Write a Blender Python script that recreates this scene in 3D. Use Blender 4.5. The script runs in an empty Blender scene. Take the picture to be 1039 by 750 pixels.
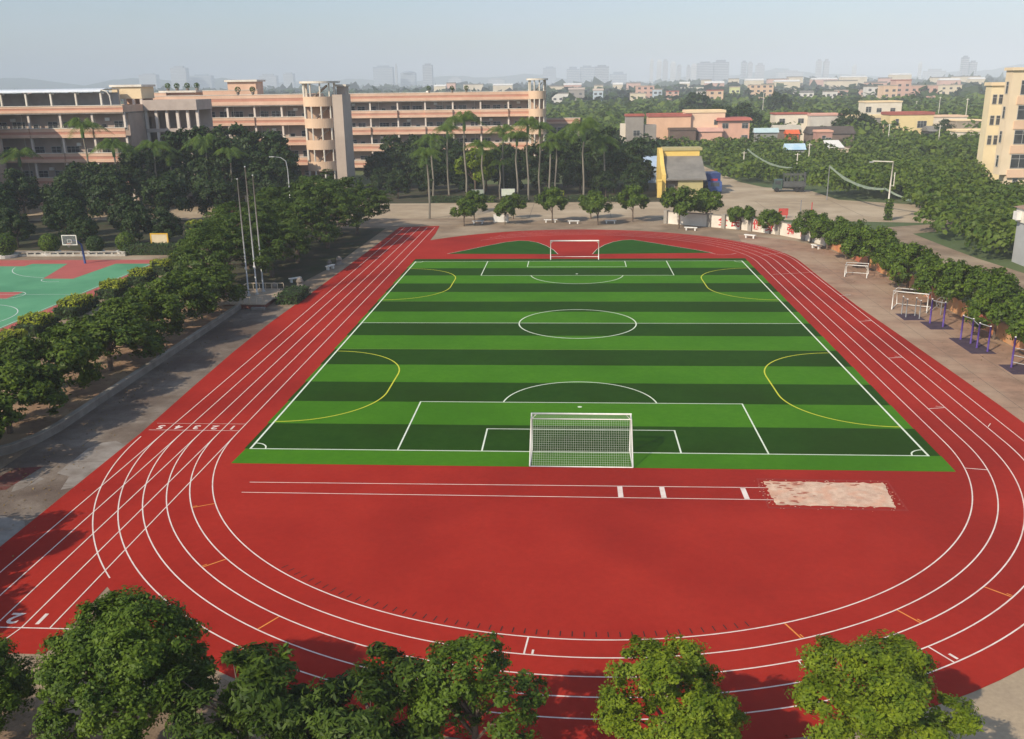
import bpy, math, random
import numpy as np
from math import radians as R, pi, sin, cos
rng = np.random.default_rng(7); random.seed(7)
SC = bpy.context.scene; COL = SC.collection

# ------------------------------------------------------------------ materials
MATS = {}
def mat(name, c1, c2=None, scale=1.0, rough=0.8, detail=6, bump=0.0, spec=0.3, metal=0.0, space='pos', lo=.35, hi=.65, c3=None, s3=.1, grain=None):
    """Principled material whose colour wanders between c1 and c2 with a noise; space = 'pos' (world) or 'obj'."""
    if name in MATS: return MATS[name]
    m = bpy.data.materials.new(name); m.use_nodes = True; nt = m.node_tree; N = nt.nodes; L = nt.links
    p = N['Principled BSDF']; p.inputs['Roughness'].default_value = rough; p.inputs['Metallic'].default_value = metal
    p.inputs['Specular IOR Level'].default_value = spec
    p.inputs['Base Color'].default_value = (*c1, 1)
    if c2:
        if space == 'pos': src = N.new('ShaderNodeNewGeometry').outputs['Position']
        else: src = N.new('ShaderNodeTexCoord').outputs['Object']
        n = N.new('ShaderNodeTexNoise'); n.inputs['Scale'].default_value = scale; n.inputs['Detail'].default_value = detail; n.inputs['Roughness'].default_value = .62
        L.new(src, n.inputs['Vector'])
        r = N.new('ShaderNodeMapRange'); r.inputs[1].default_value = lo; r.inputs[2].default_value = hi; L.new(n.outputs['Fac'], r.inputs[0])
        mx = N.new('ShaderNodeMix'); mx.data_type = 'RGBA'; mx.inputs[6].default_value = (*c1, 1); mx.inputs[7].default_value = (*c2, 1)
        L.new(r.outputs[0], mx.inputs[0]); out = mx.outputs[2]
        if c3:
            n2 = N.new('ShaderNodeTexNoise'); n2.inputs['Scale'].default_value = s3; n2.inputs['Detail'].default_value = 5; L.new(src, n2.inputs['Vector'])
            r2 = N.new('ShaderNodeMapRange'); r2.inputs[1].default_value = .47; r2.inputs[2].default_value = .62; L.new(n2.outputs['Fac'], r2.inputs[0])
            m2 = N.new('ShaderNodeMix'); m2.data_type = 'RGBA'; L.new(out, m2.inputs[6]); m2.inputs[7].default_value = (*c3, 1); L.new(r2.outputs[0], m2.inputs[0]); out = m2.outputs[2]
        if grain:
            n3 = N.new('ShaderNodeTexNoise'); n3.inputs['Scale'].default_value = grain[0]; n3.inputs['Detail'].default_value = 3; L.new(src, n3.inputs['Vector'])
            n4 = N.new('ShaderNodeTexNoise'); n4.inputs['Scale'].default_value = grain[0]*.05; n4.inputs['Detail'].default_value = 8; n4.inputs['Roughness'].default_value = .7; L.new(src, n4.inputs['Vector'])
            av = N.new('ShaderNodeMath'); av.operation = 'ADD'; L.new(n3.outputs['Fac'], av.inputs[0]); L.new(n4.outputs['Fac'], av.inputs[1])
            r3 = N.new('ShaderNodeMapRange'); r3.inputs[1].default_value = .6; r3.inputs[2].default_value = 1.4; r3.inputs[3].default_value = 1-grain[1]; r3.inputs[4].default_value = 1+grain[1]; L.new(av.outputs[0], r3.inputs[0])
            vm = N.new('ShaderNodeVectorMath'); vm.operation = 'SCALE'; L.new(out, vm.inputs[0]); L.new(r3.outputs[0], vm.inputs[3]); out = vm.outputs[0]
        L.new(out, p.inputs['Base Color'])
        if bump:
            b = N.new('ShaderNodeBump'); b.inputs['Strength'].default_value = bump; b.inputs['Distance'].default_value = .05
            L.new(n.outputs['Fac'], b.inputs['Height']); L.new(b.outputs[0], p.inputs['Normal'])
    MATS[name] = m; return m

def leafmat(name, c1, c2, trans=.3, scale=.9, rough=.55):
    """Leaves: colour varies leaf by leaf and clump by clump, some light passes through."""
    m = bpy.data.materials.new(name); m.use_nodes = True; nt = m.node_tree; N = nt.nodes; L = nt.links
    p = N['Principled BSDF']; p.inputs['Roughness'].default_value = rough; p.inputs['Specular IOR Level'].default_value = .25
    g = N.new('ShaderNodeNewGeometry'); n = N.new('ShaderNodeTexNoise'); n.inputs['Scale'].default_value = scale; n.inputs['Detail'].default_value = 2
    L.new(g.outputs['Position'], n.inputs['Vector'])
    a = N.new('ShaderNodeMath'); a.operation = 'MULTIPLY_ADD'; a.inputs[1].default_value = .55; L.new(g.outputs['Random Per Island'], a.inputs[0])
    s = N.new('ShaderNodeMapRange'); s.inputs[1].default_value = .35; s.inputs[2].default_value = .65; s.inputs[4].default_value = .45; L.new(n.outputs['Fac'], s.inputs[0])
    L.new(s.outputs[0], a.inputs[2])
    mx = N.new('ShaderNodeMix'); mx.data_type = 'RGBA'; mx.inputs[6].default_value = (*c1, 1); mx.inputs[7].default_value = (*c2, 1); L.new(a.outputs[0], mx.inputs[0])
    L.new(mx.outputs[2], p.inputs['Base Color'])
    t = N.new('ShaderNodeBsdfTranslucent'); L.new(mx.outputs[2], t.inputs['Color'])
    ms = N.new('ShaderNodeMixShader'); ms.inputs[0].default_value = trans
    L.new(p.outputs[0], ms.inputs[1]); L.new(t.outputs[0], ms.inputs[2]); L.new(ms.outputs[0], N['Material Output'].inputs['Surface'])
    MATS[name] = m; return m

WHITE = mat('white_paint', (.78,.77,.73), (.66,.64,.6), 2.5, .55)
LINE = mat('line_paint', (.76,.66,.6), (.6,.42,.37), 1.3, .7, lo=.45, hi=.8)
PLINE = mat('pitch_line_paint', (.72,.78,.66), (.6,.68,.52), 1.7, .8)
YLINE = mat('yellow_line_paint', (.62,.62,.04), (.5,.52,.04), 1.7, .8)
OLINE = mat('orange_line_paint', (.75,.27,.05), (.65,.2,.04), 3, .7)
TRACK = mat('red_rubber', (.310,.0195,.012), (.355,.0255,.015), .22, .85, bump=0, spec=.06, c3=(.262,.0168,.0105), s3=.07, grain=(55,.16))
TURF_L = (.050,.168,.007); TURF_D = (.015,.053,.003)
CONC = mat('old_concrete', (.150,.115,.090), (.215,.178,.145), .35, .9, c3=(.115,.085,.068), s3=.13, spec=.08, grain=(14,.3))
CONCL = mat('pale_concrete', (.29,.26,.23), (.18,.15,.125), .7, .9)
BRICKP = mat('tan_paving', (.36,.225,.155), (.25,.16,.112), .5, .92, c3=(.38,.27,.19), s3=.12, spec=.08, grain=(16,.22))
YARD = mat('sandy_yard', (.29,.215,.15), (.20,.15,.105), .3, .95, c3=(.34,.27,.195), s3=.09, spec=.08, grain=(9,.25))
ROADM = mat('pale_road', (.40,.315,.215), (.32,.25,.175), .35, .92, c3=(.45,.365,.26), s3=.07, spec=.08, grain=(6,.16))
SOIL = mat('bare_soil', (.30,.19,.115), (.20,.125,.08), .9, .97, bump=.4, c3=(.36,.25,.15), s3=.3)
GROUND = mat('field_ground', (.07,.11,.035), (.12,.13,.055), .02, .97, c3=(.05,.085,.03), s3=.006)
SAND = mat('pit_sand', (.66,.48,.35), (.52,.33,.24), 1.9, .97, bump=.6, c3=(.60,.35,.24), s3=1.3, grain=(22,.3))
TRUNK = mat('bark', (.17,.125,.09), (.09,.065,.05), 4, .9, space='obj')
PALMT = mat('palm_trunk', (.25,.225,.18), (.17,.15,.12), 3, .85, space='obj')
STEEL = mat('galvanised_steel', (.55,.55,.54), (.42,.42,.41), 3, .4, metal=.4, space='obj')
GREYP = mat('grey_paint', (.25,.26,.27), (.2,.2,.21), 3, .5, space='obj')
PURPLE = mat('purple_paint', (.09,.045,.26), (.07,.035,.2), 3, .45, space='obj')
MATM = mat('dark_rubber_mat', (.045,.03,.05), (.07,.045,.065), 1.2, .9)
GLASS = mat('window_glass', (.035,.04,.045), (.07,.075,.08), .6, .15, spec=.6)
FRAME = mat('window_frame', (.5,.5,.48), (.4,.4,.38), 1, .5)
PEACH = mat('peach_render', (.72,.49,.36), (.60,.39,.28), .25, .85, grain=(8,.12))
PINK = mat('pink_stripe', (.58,.285,.205), (.48,.235,.17), .3, .85, grain=(8,.12))
CREAM = mat('cream_render', (.80,.64,.42), (.72,.56,.36), .25, .85)
PALE = mat('pale_pink_wall', (.46,.36,.30), (.36,.28,.235), .3, .85)
WALLW = mat('white_wall', (.75,.71,.63), (.62,.56,.48), .5, .9)
ORANGEW = mat('orange_mural_wall', (.62,.26,.09), (.50,.33,.19), .45, .9, c3=(.45,.14,.08), s3=.35)
ROOFG = mat('roof_grey', (.24,.225,.2), (.17,.16,.145), .4, .9)
REDP = mat('red_paint', (.55,.03,.03), (.45,.025,.03), 1, .6)
YELW = mat('yellow_render', (.80,.58,.17), (.72,.50,.14), .3, .85)
BLUEP = mat('blue_paint', (.03,.06,.2), (.025,.045,.15), 1, .5)
DARK = mat('black_rubber', (.02,.02,.02), (.03,.03,.03), 2, .8)

# ------------------------------------------------------------------ mesh building
class MB:
    def __init__(s): s.v = []; s.f = []; s.m = []
    def add(s, vs, fs, m=0):
        o = len(s.v); s.v += [tuple(map(float, p)) for p in vs]; s.f += [tuple(i+o for i in f) for f in fs]; s.m += [m]*len(fs); return s
    def box(s, x0, x1, y0, y1, z0, z1, m=0, rz=0, o=(0,0)):
        vs = [(x,y,z) for z in (z0,z1) for x,y in ((x0,y0),(x1,y0),(x1,y1),(x0,y1))]
        if rz or o != (0,0): c,d = cos(rz),sin(rz); vs = [(x*c-y*d+o[0], x*d+y*c+o[1], z) for x,y,z in vs]
        return s.add(vs, [(3,2,1,0),(4,5,6,7),(0,1,5,4),(1,2,6,5),(2,3,7,6),(3,0,4,7)], m)
    def prism(s, pts, z0, z1, m=0, top=None):
        """vertical prism over a counter-clockwise outline"""
        n = len(pts); t = top or pts
        vs = [(x,y,z0) for x,y in pts]+[(x,y,z1) for x,y in t]
        return s.add(vs, [tuple(range(n-1,-1,-1)), tuple(range(n,2*n))]+[(i,(i+1)%n,n+(i+1)%n,n+i) for i in range(n)], m)
    def sheet(s, pts, z, m=0):
        return s.add([(x,y,z) for x,y in pts], [tuple(range(len(pts)))], m)
    def strip(s, left, right, z, m=0):
        n = len(left); return s.add([(x,y,z) for x,y in left]+[(x,y,z) for x,y in right], [(i,n+i,n+i+1,i+1) for i in range(n-1)], m)
    def ribbon(s, pts, w, z, m=0, closed=False):
        """painted line of width w along 2-D points"""
        P = np.array(pts, float); n = len(P)
        if closed: T = np.roll(P,-1,0)-np.roll(P,1,0)
        else: T = np.gradient(P, axis=0)
        T /= np.linalg.norm(T, axis=1)[:,None]+1e-9; Nn = np.c_[-T[:,1], T[:,0]]*w/2
        A = (P-Nn).tolist(); B = (P+Nn).tolist()
        if closed: A.append(A[0]); B.append(B[0])
        return s.strip(B, A, z, m)
    def tube(s, pts, r, n=8, m=0, cap=True):
        P = np.array(pts, float); k = len(P); rr = np.broadcast_to(np.array(r, float), (k,))
        T = np.gradient(P, axis=0); vs = []
        for i in range(k):
            t = T[i]/(np.linalg.norm(T[i])+1e-9); a = np.array([0,0,1.]) if abs(t[2]) < .9 else np.array([1.,0,0])
            u = np.cross(t,a); u /= np.linalg.norm(u); w = np.cross(t,u)
            for j in range(n):
                q = 2*pi*j/n; vs.append(P[i]+rr[i]*(cos(q)*u+sin(q)*w))
        fs = [(i*n+j, i*n+(j+1)%n, (i+1)*n+(j+1)%n, (i+1)*n+j) for i in range(k-1) for j in range(n)]
        if cap: fs += [tuple(range(n)), tuple(range((k-1)*n+n-1,(k-1)*n-1,-1))]
        return s.add(vs, fs, m)
    def lathe(s, prof, n=16, c=(0,0,0), m=0, a0=0, a1=2*pi):
        full = abs(a1-a0-2*pi) < 1e-6; k = n if full else n+1
        vs = [(c[0]+r*cos(a0+(a1-a0)*j/n), c[1]+r*sin(a0+(a1-a0)*j/n), c[2]+z) for r,z in prof for j in range(k)]
        fs = [(i*k+j, i*k+(j+1)%k, (i+1)*k+(j+1)%k, (i+1)*k+j) for i in range(len(prof)-1) for j in range(n)]
        return s.add(vs, fs, m)
    def mesh(s, name):
        me = bpy.data.meshes.new(name); me.from_pydata(s.v, [], s.f); me.polygons.foreach_set('material_index', s.m); me.validate(); me.update(); return me
    def build(s, name, mats, parent=None, loc=(0,0,0), rz=0, smooth=False):
        return link(name, s.mesh(name), mats, parent, loc, rz, smooth)

def link(name, me, mats, parent=None, loc=(0,0,0), rz=0, smooth=False):
    if not me.materials:
        for q in (mats if isinstance(mats,(list,tuple)) else [mats]): me.materials.append(q)
    if smooth: me.polygons.foreach_set('use_smooth', [True]*len(me.polygons))
    o = bpy.data.objects.new(name, me); COL.objects.link(o); o.location = loc; o.rotation_euler = (0,0,rz)
    if parent: o.parent = parent
    return o
def tag(o, label, cat, group=None):
    o['label'] = label; o['category'] = cat
    if group: o['group'] = group
    return o
def thing(name, label, cat, loc=(0,0,0), rz=0, group=None, scale=1):
    o = bpy.data.objects.new(name, None); COL.objects.link(o); o.location = loc; o.rotation_euler = (0,0,rz)
    o.scale = (scale,)*3 if not isinstance(scale, tuple) else scale; o.empty_display_size = .2
    return tag(o, label, cat, group)
def setting(o, kind='structure'): o['kind'] = kind; return o
def copy_tree(o, parent=None):
    c = o.copy(); COL.objects.link(c)
    if parent: c.parent = parent
    for ch in list(o.children): copy_tree(ch, c)
    return c
def dup(root, loc, rz=None, label=None, group=None, scale=None):
    c = copy_tree(root); c.location = loc
    if rz is not None: c.rotation_euler = (0,0,rz)
    if label: c['label'] = label
    if group: c['group'] = group
    if scale: c.scale = (scale,)*3
    return c
def npmesh(name, V, nper):
    """mesh from an array of separate n-gons, V = (faces, nper, 3)"""
    V = np.ascontiguousarray(V, dtype=np.float32); nf = len(V); me = bpy.data.meshes.new(name)
    me.vertices.add(nf*nper); me.vertices.foreach_set('co', V.reshape(-1)); me.loops.add(nf*nper)
    me.loops.foreach_set('vertex_index', np.arange(nf*nper, dtype=np.int32)); me.polygons.add(nf)
    me.polygons.foreach_set('loop_start', np.arange(0, nf*nper, nper, dtype=np.int32)); me.polygons.foreach_set('loop_total', np.full(nf, nper, dtype=np.int32))
    me.update(calc_edges=True); return me
def text_mesh(body, size, name, off=0.0):
    c = bpy.data.curves.new(name, 'FONT'); c.body = body; c.size = size; c.align_x = 'CENTER'; c.align_y = 'CENTER'; c.resolution_u = 3; c.extrude = .004; c.offset = off
    o = bpy.data.objects.new(name, c); COL.objects.link(o); dg = bpy.context.evaluated_depsgraph_get(); dg.update()
    me = bpy.data.meshes.new_from_object(o.evaluated_get(dg)); bpy.data.objects.remove(o); me.materials.clear(); return me
def ORD(n): return ['first','second','third','fourth','fifth','sixth','seventh','eighth','ninth','tenth','eleventh','twelfth','thirteenth','fourteenth','fifteenth','sixteenth','seventeenth','eighteenth','nineteenth','twentieth','twenty-first','twenty-second','twenty-third','twenty-fourth'][n]

# ------------------------------------------------------------------ camera
def cam_axes(yaw, p, r):
    f = np.array([sin(yaw)*cos(p), cos(yaw)*cos(p), -sin(p)]); rt = np.array([cos(yaw), -sin(yaw), 0]); up = np.cross(rt, f)
    return cos(r)*rt+sin(r)*up, -sin(r)*rt+cos(r)*up, f
from mathutils import Matrix
cam = bpy.data.cameras.new('camera'); cam.lens = 32.545; cam.sensor_width = 36; cam.clip_end = 30000; cam.clip_start = .1
co = bpy.data.objects.new('camera', cam); COL.objects.link(co); SC.camera = co
r_, u_, f_ = cam_axes(-.06678, .29819, -.01456)
co.matrix_world = Matrix(((r_[0],u_[0],-f_[0],-.669),(r_[1],u_[1],-f_[1],-55.802),(r_[2],u_[2],-f_[2],21.8),(0,0,0,1)))

# ------------------------------------------------------------------ light, sky, haze
SUN_AZ, SUN_EL = R(228), R(36)                      # towards the sun: behind the camera and to its left
sd = np.array([cos(SUN_EL)*cos(SUN_AZ), cos(SUN_EL)*sin(SUN_AZ), sin(SUN_EL)])
sl = bpy.data.lights.new('sun', 'SUN'); sl.energy = 4.9; sl.angle = R(.6); sl.color = (1,.88,.70)
so = bpy.data.objects.new('sun', sl); COL.objects.link(so)
from mathutils import Vector
so.rotation_euler = Vector(sd).to_track_quat('Z','Y').to_euler(); so.location = (-60,-40,60)
w = bpy.data.worlds.new('World'); SC.world = w; w.use_nodes = True; nt = w.node_tree
sk = nt.nodes.new('ShaderNodeTexSky'); sk.sky_type = 'NISHITA'; sk.sun_disc = False; sk.sun_elevation = SUN_EL; sk.sun_rotation = math.atan2(sd[0], sd[1])
sk.air_density = 1.0; sk.dust_density = 1.2; sk.ozone_density = 3.0
bg = nt.nodes['Background']; bg.inputs['Strength'].default_value = .14; # faint uneven high haze over the sky
tcw = nt.nodes.new('ShaderNodeTexCoord'); mpw = nt.nodes.new('ShaderNodeMapping'); mpw.inputs['Scale'].default_value = (2.2,2.2,9); nt.links.new(tcw.outputs['Generated'], mpw.inputs['Vector'])
nzw = nt.nodes.new('ShaderNodeTexNoise'); nzw.inputs['Scale'].default_value = 1.6; nzw.inputs['Detail'].default_value = 4; nt.links.new(mpw.outputs[0], nzw.inputs['Vector'])
mrw = nt.nodes.new('ShaderNodeMapRange'); mrw.inputs[1].default_value = .38; mrw.inputs[2].default_value = .66; mrw.inputs[3].default_value = .05; mrw.inputs[4].default_value = .5; nt.links.new(nzw.outputs['Fac'], mrw.inputs[0])
mxw = nt.nodes.new('ShaderNodeMix'); mxw.data_type = 'RGBA'; mxw.inputs[7].default_value = (4.3,5.0,6.0,1); nt.links.new(sk.outputs[0], mxw.inputs[6]); nt.links.new(mrw.outputs[0], mxw.inputs[0]); nt.links.new(mxw.outputs[2], bg.inputs['Color'])
SC.view_settings.view_transform = 'Standard'; SC.view_settings.look = 'None'; SC.view_settings.gamma = 1; SC.view_settings.exposure = 0
SC.cycles.use_denoising = True; SC.cycles.max_bounces = 6; SC.cycles.diffuse_bounces = 3; SC.cycles.transmission_bounces = 3; SC.cycles.transparent_max_bounces = 6
SC.cycles.volume_bounces = 3
HAZE_D = .00031
def haze():
    m = bpy.data.materials.new('haze_air'); m.use_nodes = True; N = m.node_tree.nodes; N.remove(N['Principled BSDF'])
    v = N.new('ShaderNodeVolumePrincipled'); v.inputs['Color'].default_value = (.73,.80,.91,1); v.inputs['Density'].default_value = HAZE_D; v.inputs['Anisotropy'].default_value = -.3
    m.node_tree.links.new(v.outputs[0], N['Material Output'].inputs['Volume'])
    o = MB().box(-9500, 9500, -300, 9500, -1, 200).build('haze', m); o['kind'] = 'stuff'
haze()
# ------------------------------------------------------------------ ground
def arc(c, r, a0, a1, n=48): return [(c[0]+r*cos(R(a0+(a1-a0)*i/n)), c[1]+r*sin(R(a0+(a1-a0)*i/n))) for i in range(n+1)]
setting(MB().sheet([(-9400,-250),(9400,-250),(9400,9400),(-9400,9400)], 0).build('ground', GROUND))
setting(MB().sheet([(-140,-60),(37,-60),(37.5,28),(37,46),(36,58),(35,73.5),(31,84),(25,90.5),(16,96),(14,103),(-140,103)], .004).build('yard', YARD))
setting(MB().sheet([(-35.1,-30),(-27,-30),(-27,8),(-27,36),(-35.1,36)], .008).build('side_path', CONC))
setting(MB().sheet([(-31.4,-2.6),(-30.9,-1.6),(-30.2,-1.3),(-28.9,-2.3),(-28.9,-5.2),(-29.0,-8.4),(-29.8,-8.9),(-30.3,-7.0),(-31.3,-6.6)][::-1], .012).sheet([(-33.0,-15.8),(-28.9,-16.6),(-28.9,-14),(-29.6,-12.9),(-31.2,-12.3),(-32.5,-12.6)], .012).sheet([(-32.5,-9.3),(-31.8,-8.2),(-31.6,-7.4),(-32.6,-6.8),(-33.3,-7.2)], .012).build('concrete_patches', CONCL))
setting(MB().sheet([(-34.8,-9.4),(-33,-9.0),(-32.7,-5.6),(-34.3,-5.9)], .013).build('red_rubber_patch', mat('faded_red', (.15,.028,.024), (.11,.05,.04), .9, .9)))
setting(MB().sheet([(26,-27),(36.5,-27),(36.5,20),(36,46),(35,58),(33.8,72),(31,78),(24,84),(22,60)], .008).build('side_paving', BRICKP))
setting(MB().sheet([(5,-45),(34,-45),(34,-21),(18,-21.5),(12,-25)], .012).build('near_paving', ROADM))
setting(MB().sheet([(-46,-48),(-6,-48),(-6,-27.6),(-13,-26.6),(-20,-21.4),(-22,-18.8),(-23,-24.4),(-34.9,-24.4),(-46,-16)], .0125).build('near_soil', mat('near_soil', (.25,.175,.115), (.17,.12,.08), .5, .97, c3=(.32,.24,.165), s3=.25, spec=.05, grain=(14,.35))))
setting(MB().sheet([(-130,103),(14,103),(60,94),(72,90),(72,112),(60,119),(50,126),(48.5,143),(40.5,149),(37.5,160),(36,186),(34,222),(29.5,222),(29,180),(27.5,150),(22,131),(14,124.5),(-130,124.5)], .008).build('road', ROADM))
setting(MB().sheet([(58,94.4),(46.5,90),(43,76),(44,60),(43.5,20),(52,20),(52.5,50),(50.5,64),(50,72),(49.5,84),(66,92)], .012).build('dirt_path', YARD))
jt = MB()                                                    # joints between the concrete and paving slabs
for k in range(17): y = -27+3.7*k; jt.ribbon([(-34.7,y),(-32.6,y+.05),(-28,y)], .05, .0135)
jt.ribbon([(-32.1,-29),(-32.0,4),(-32.1,35.8)], .05, .0145)
for k in range(30): y = -24+3.4*k; jt.ribbon([(28,y),(36.2,y)], .04, .0135)
for x in (30.3,32.9): jt.ribbon([(x,-26),(x,64)], .04, .0145)
for k in range(13): x = -120+14*k; jt.ribbon([(x,103.2),(x+.1,124.3)], .08, .0135)
setting(jt.build('slab_joints', mat('joint_dark', (.10,.08,.065), (.18,.14,.11), 2.5, .95)))
# raised earth bed with the row of trees along the left path, held by a low wall
bed = [(-35.1,36),(-46,36),(-46,-14),(-42,-9.5),(-38.5,-6),(-36.6,-4.2),(-35.4,-2.2),(-35.1,0)]
setting(MB().prism(bed[::1], -.1, .32).build('tree_bed', SOIL))
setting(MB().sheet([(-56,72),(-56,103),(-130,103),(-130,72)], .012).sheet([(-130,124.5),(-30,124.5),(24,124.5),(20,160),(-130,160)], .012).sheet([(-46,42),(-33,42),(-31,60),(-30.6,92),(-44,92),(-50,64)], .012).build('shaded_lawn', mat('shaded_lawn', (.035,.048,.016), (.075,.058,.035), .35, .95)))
def wallpath(mb, P, th, z0, z1, m=0):
    P = np.array(P, float); T = np.gradient(P, axis=0); T /= np.linalg.norm(T,axis=1)[:,None]; Nn = np.c_[-T[:,1],T[:,0]]*th/2
    A, B = P+Nn, P-Nn; n = len(P)
    vs = [(*p,z0) for p in A]+[(*p,z0) for p in B]+[(*p,z1) for p in A]+[(*p,z1) for p in B]; fs = []
    for i in range(n-1):
        a,b,c,d = i,i+1,n+i,n+i+1; fs += [(b,a,2*n+a,2*n+b),(c,d,2*n+d,2*n+c),(2*n+a,2*n+c,2*n+d,2*n+b)]
    fs += [(0,n,3*n,2*n),(2*n-1,n-1,3*n-1,4*n-1)]
    return mb.add(vs, fs, m)
lw = [(-34.95,35.9),(-34.9,24),(-34.95,10),(-34.95,.5),(-35.2,-1.6),(-35.9,-3.4),(-37.4,-5.1),(-39.5,-7),(-43,-10.6)]
t = thing('retaining_wall', 'low grey rendered wall holding the earth bed beside the left path', 'wall')
wallpath(MB(), lw, .26, 0, .52).build('wall', mat('wall_render', (.27,.235,.20), (.18,.15,.125), .8, .9), t)
wallpath(MB(), lw, .36, .522, .60).build('coping', mat('coping_stone', (.36,.32,.27), (.25,.22,.18), .8, .85), t)

# ------------------------------------------------------------------ running track
LW, R0, FC = 1.24, 22.7, (0,61.5)
out = [(-29.2,-24.6),(-21.9,-24.6)]+arc((0,0),29.2,221.4,360)+[(29.1,7),(28.9,14),(28.5,26.7),(28.1,37),(28.0,50)]+arc(FC,28.1,0,140.2)
out += [(-21.7,86),(-22.2,94.2),(-28.5,93),(-28.8,75),(-29.2,57),(-29.6,40),(-29.9,30),(-29.9,20),(-29.6,10),(-29.2,0)]
setting(MB().prism(out, .002, .03).build('running_track', TRACK))
z = .038; ln = MB()
for k in range(6):
    r = R0+LW*k
    a0 = 180 if k < 5 else 181; a1 = 360 if k < 5 else 220
    ln.ribbon(arc((0,0), r, a0, a1, 120), .065, z)
    if k < 5:
        ln.ribbon([(r,0),(r,61.5)], .06, z); ln.ribbon(arc(FC, r, 0, 128-5*k, 80), .05, z)
        ln.ribbon([(-r,92.5),(-r,0),(-r,-22.8)], .06, z+.0015)
for x,y,z0 in ((-28.9,.68,0),(-28.9,1.95,0)):
    ln.ribbon([(x,y),(-22.75,y)], .05 if y<1 else .035, z+.003)
ln.ribbon([(-27.6,-22.8),(-21.7,-22.8)], .07, z+.003)
ln.ribbon([(-24.2,-24),(-23.95,-22.85)], .05, z+.003)
for k0,y in ((3,31.1),(2,18.8),(1,6.4),(4,42.3)):      # staggered start marks on the right straight
    a = R0+LW*k0; ln.ribbon([(a+.04,y-.25),(a+LW-.04,y)], .07, z+.003)
    ln.ribbon([(a+.7,y+.3),(a+LW-.05,y+.1)], .05, z+.003)
ln.ribbon([(22.9,53.4),(29,55)], .05, z+.003); ln.ribbon([(24.2,66.2),(28.1,68.7)], .05, z+.003); ln.ribbon([(R0+LW*3+.1,2.7),(R0+LW*3+.5,3.3)], .05, z+.003)
def radial(mb, a, r1, r2, w_=.07): mb.ribbon([(r1*cos(R(a)),r1*sin(R(a))),(r2*cos(R(a)),r2*sin(R(a)))], w_, z+.003)
radial(ln, -96, R0, R0+LW); radial(ln, -58.85, R0+LW*3, R0+LW*4); radial(ln, -70.8, R0+LW*2, R0+LW*2+.5); radial(ln, -10.8, R0, R0+LW)
radial(ln, -95.2, R0+LW-.35, R0+LW-.05, .09); radial(ln, -58.2, R0+LW*4-.5, R0+LW*4-.1, .12)
ln.ribbon([(-19.2,-7.56),(10.3,-7.4)], .06, z+.001); ln.ribbon([(-19.2,-8.95),(10.5,-8.98)], .06, z+.001)
for x in (2.1,4.45,8.95): ln.box(x-.14,x+.14,-8.9,-7.5,z-.002,z+.003)
# curved edges of the two end-zone lawns
DL = [(-17.5,68.0),(-15.2,71.0),(-13.3,73.7),(-11.9,75.5),(-10.3,77.6),(-8.4,78.9),(-7.0,78.6),(-5.6,77.2),(-4.3,74.4),(-3.2,71),(-2.5,67.5)]
DR = [(2.1,67.5),(2.75,71.2),(3.9,74.8),(5.2,77.4),(6.7,79.0),(8.1,79.4),(9.6,77.9),(11.3,76.1),(13.8,73.2),(16.1,70.7),(18.1,68.2)]
ln.ribbon(DL, .07, z+.001); ln.ribbon(DR, .07, z+.001)
ln.ribbon([(17.6,68.4),(18.3,67.2),(19.2,66.6),(20.4,67.0),(21.2,67.9)], .06, z+.003)
setting(ln.build('track_lines', LINE))
ol = MB()
for a,k in ((-152.6,0),(-136.2,1),(-121.5,2),(-68.5,0),(-56.2,1),(-45,2)): radial(ol, a, R0+LW*k+.04, R0+LW*(k+1)-.04, .075)
for a,k in ((-68.2,1),(-55.9,2),(-44.7,3),(-136.5,2),(-152.9,1)): radial(ol, a, R0+LW*k-.3, R0+LW*k-.06, .06)
setting(ol.build('orange_marks', OLINE))
sl_ = MB()
for i in range(46):
    a = -129.6+57.2*i/45; radial(sl_, a, 22.12, 22.5, .055)
setting(sl_.build('drain_slots', mat('slot_black', (.05,.012,.01))))
# lane numbers, read from the far side
nm = None
def flat_text(body, size, x, y, rz, zz, name, m, sx=1):
    me = text_mesh(body, size, name, .018); o = link(name, me, m, None, (x,y,zz), rz); o.scale = (sx,1,1); return setting(o)
for i,c in enumerate('12345'): flat_text(c, .95, -R0-LW*(i+.5)-.05, 1.28, pi, z, 'lane_number', LINE, 1.05)
for i,c in enumerate('12'): flat_text(c, 1.15, -R0-LW*(i+.5)-.1, -22.05, pi, z, 'lane_number', LINE, 1.1)

# ------------------------------------------------------------------ football turf
tl = mat('turf_light', TURF_L, (.058,.182,.008), .5, .95, c3=(.044,.15,.006), s3=.09, spec=.05, grain=(40,.14))
td = mat('turf_dark', TURF_D, (.019,.061,.004), .5, .95, c3=(.016,.047,.003), s3=.09, spec=.05, grain=(40,.16))
ys = [-4.8]+[-2.43+4.6264*k for k in range(15)]+[64.1]
tm = MB(); zt = .034
for i in range(len(ys)-1):
    m = 1 if (i % 2 == 1) else 0
    tm.add([(-21.3,ys[i],zt),(21.6,ys[i],zt),(21.65,ys[i+1],zt),(-21.2,ys[i+1],zt)], [(0,1,2,3)], m)
setting(tm.build('football_turf', [tl, td]))
dm = MB(); dm.sheet([(-17.5,67.45)]+DL[::-1] if False else DL[::-1], zt); dm.sheet(DR[::-1], zt)
setting(dm.build('end_zone_turf', mat('end_turf', (.016,.070,.006), (.022,.085,.007), .4, .95, spec=.05)))
pl = MB(); PW, Y0, Y1 = 20.9, -2.43, 62.34; yc = (Y0+Y1)/2
for P in ([(-PW,Y0),(PW,Y0)], [(-PW,Y1),(PW,Y1)], [(-PW,yc),(PW,yc)]): pl.ribbon(P, .10, z+.0015)
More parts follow.
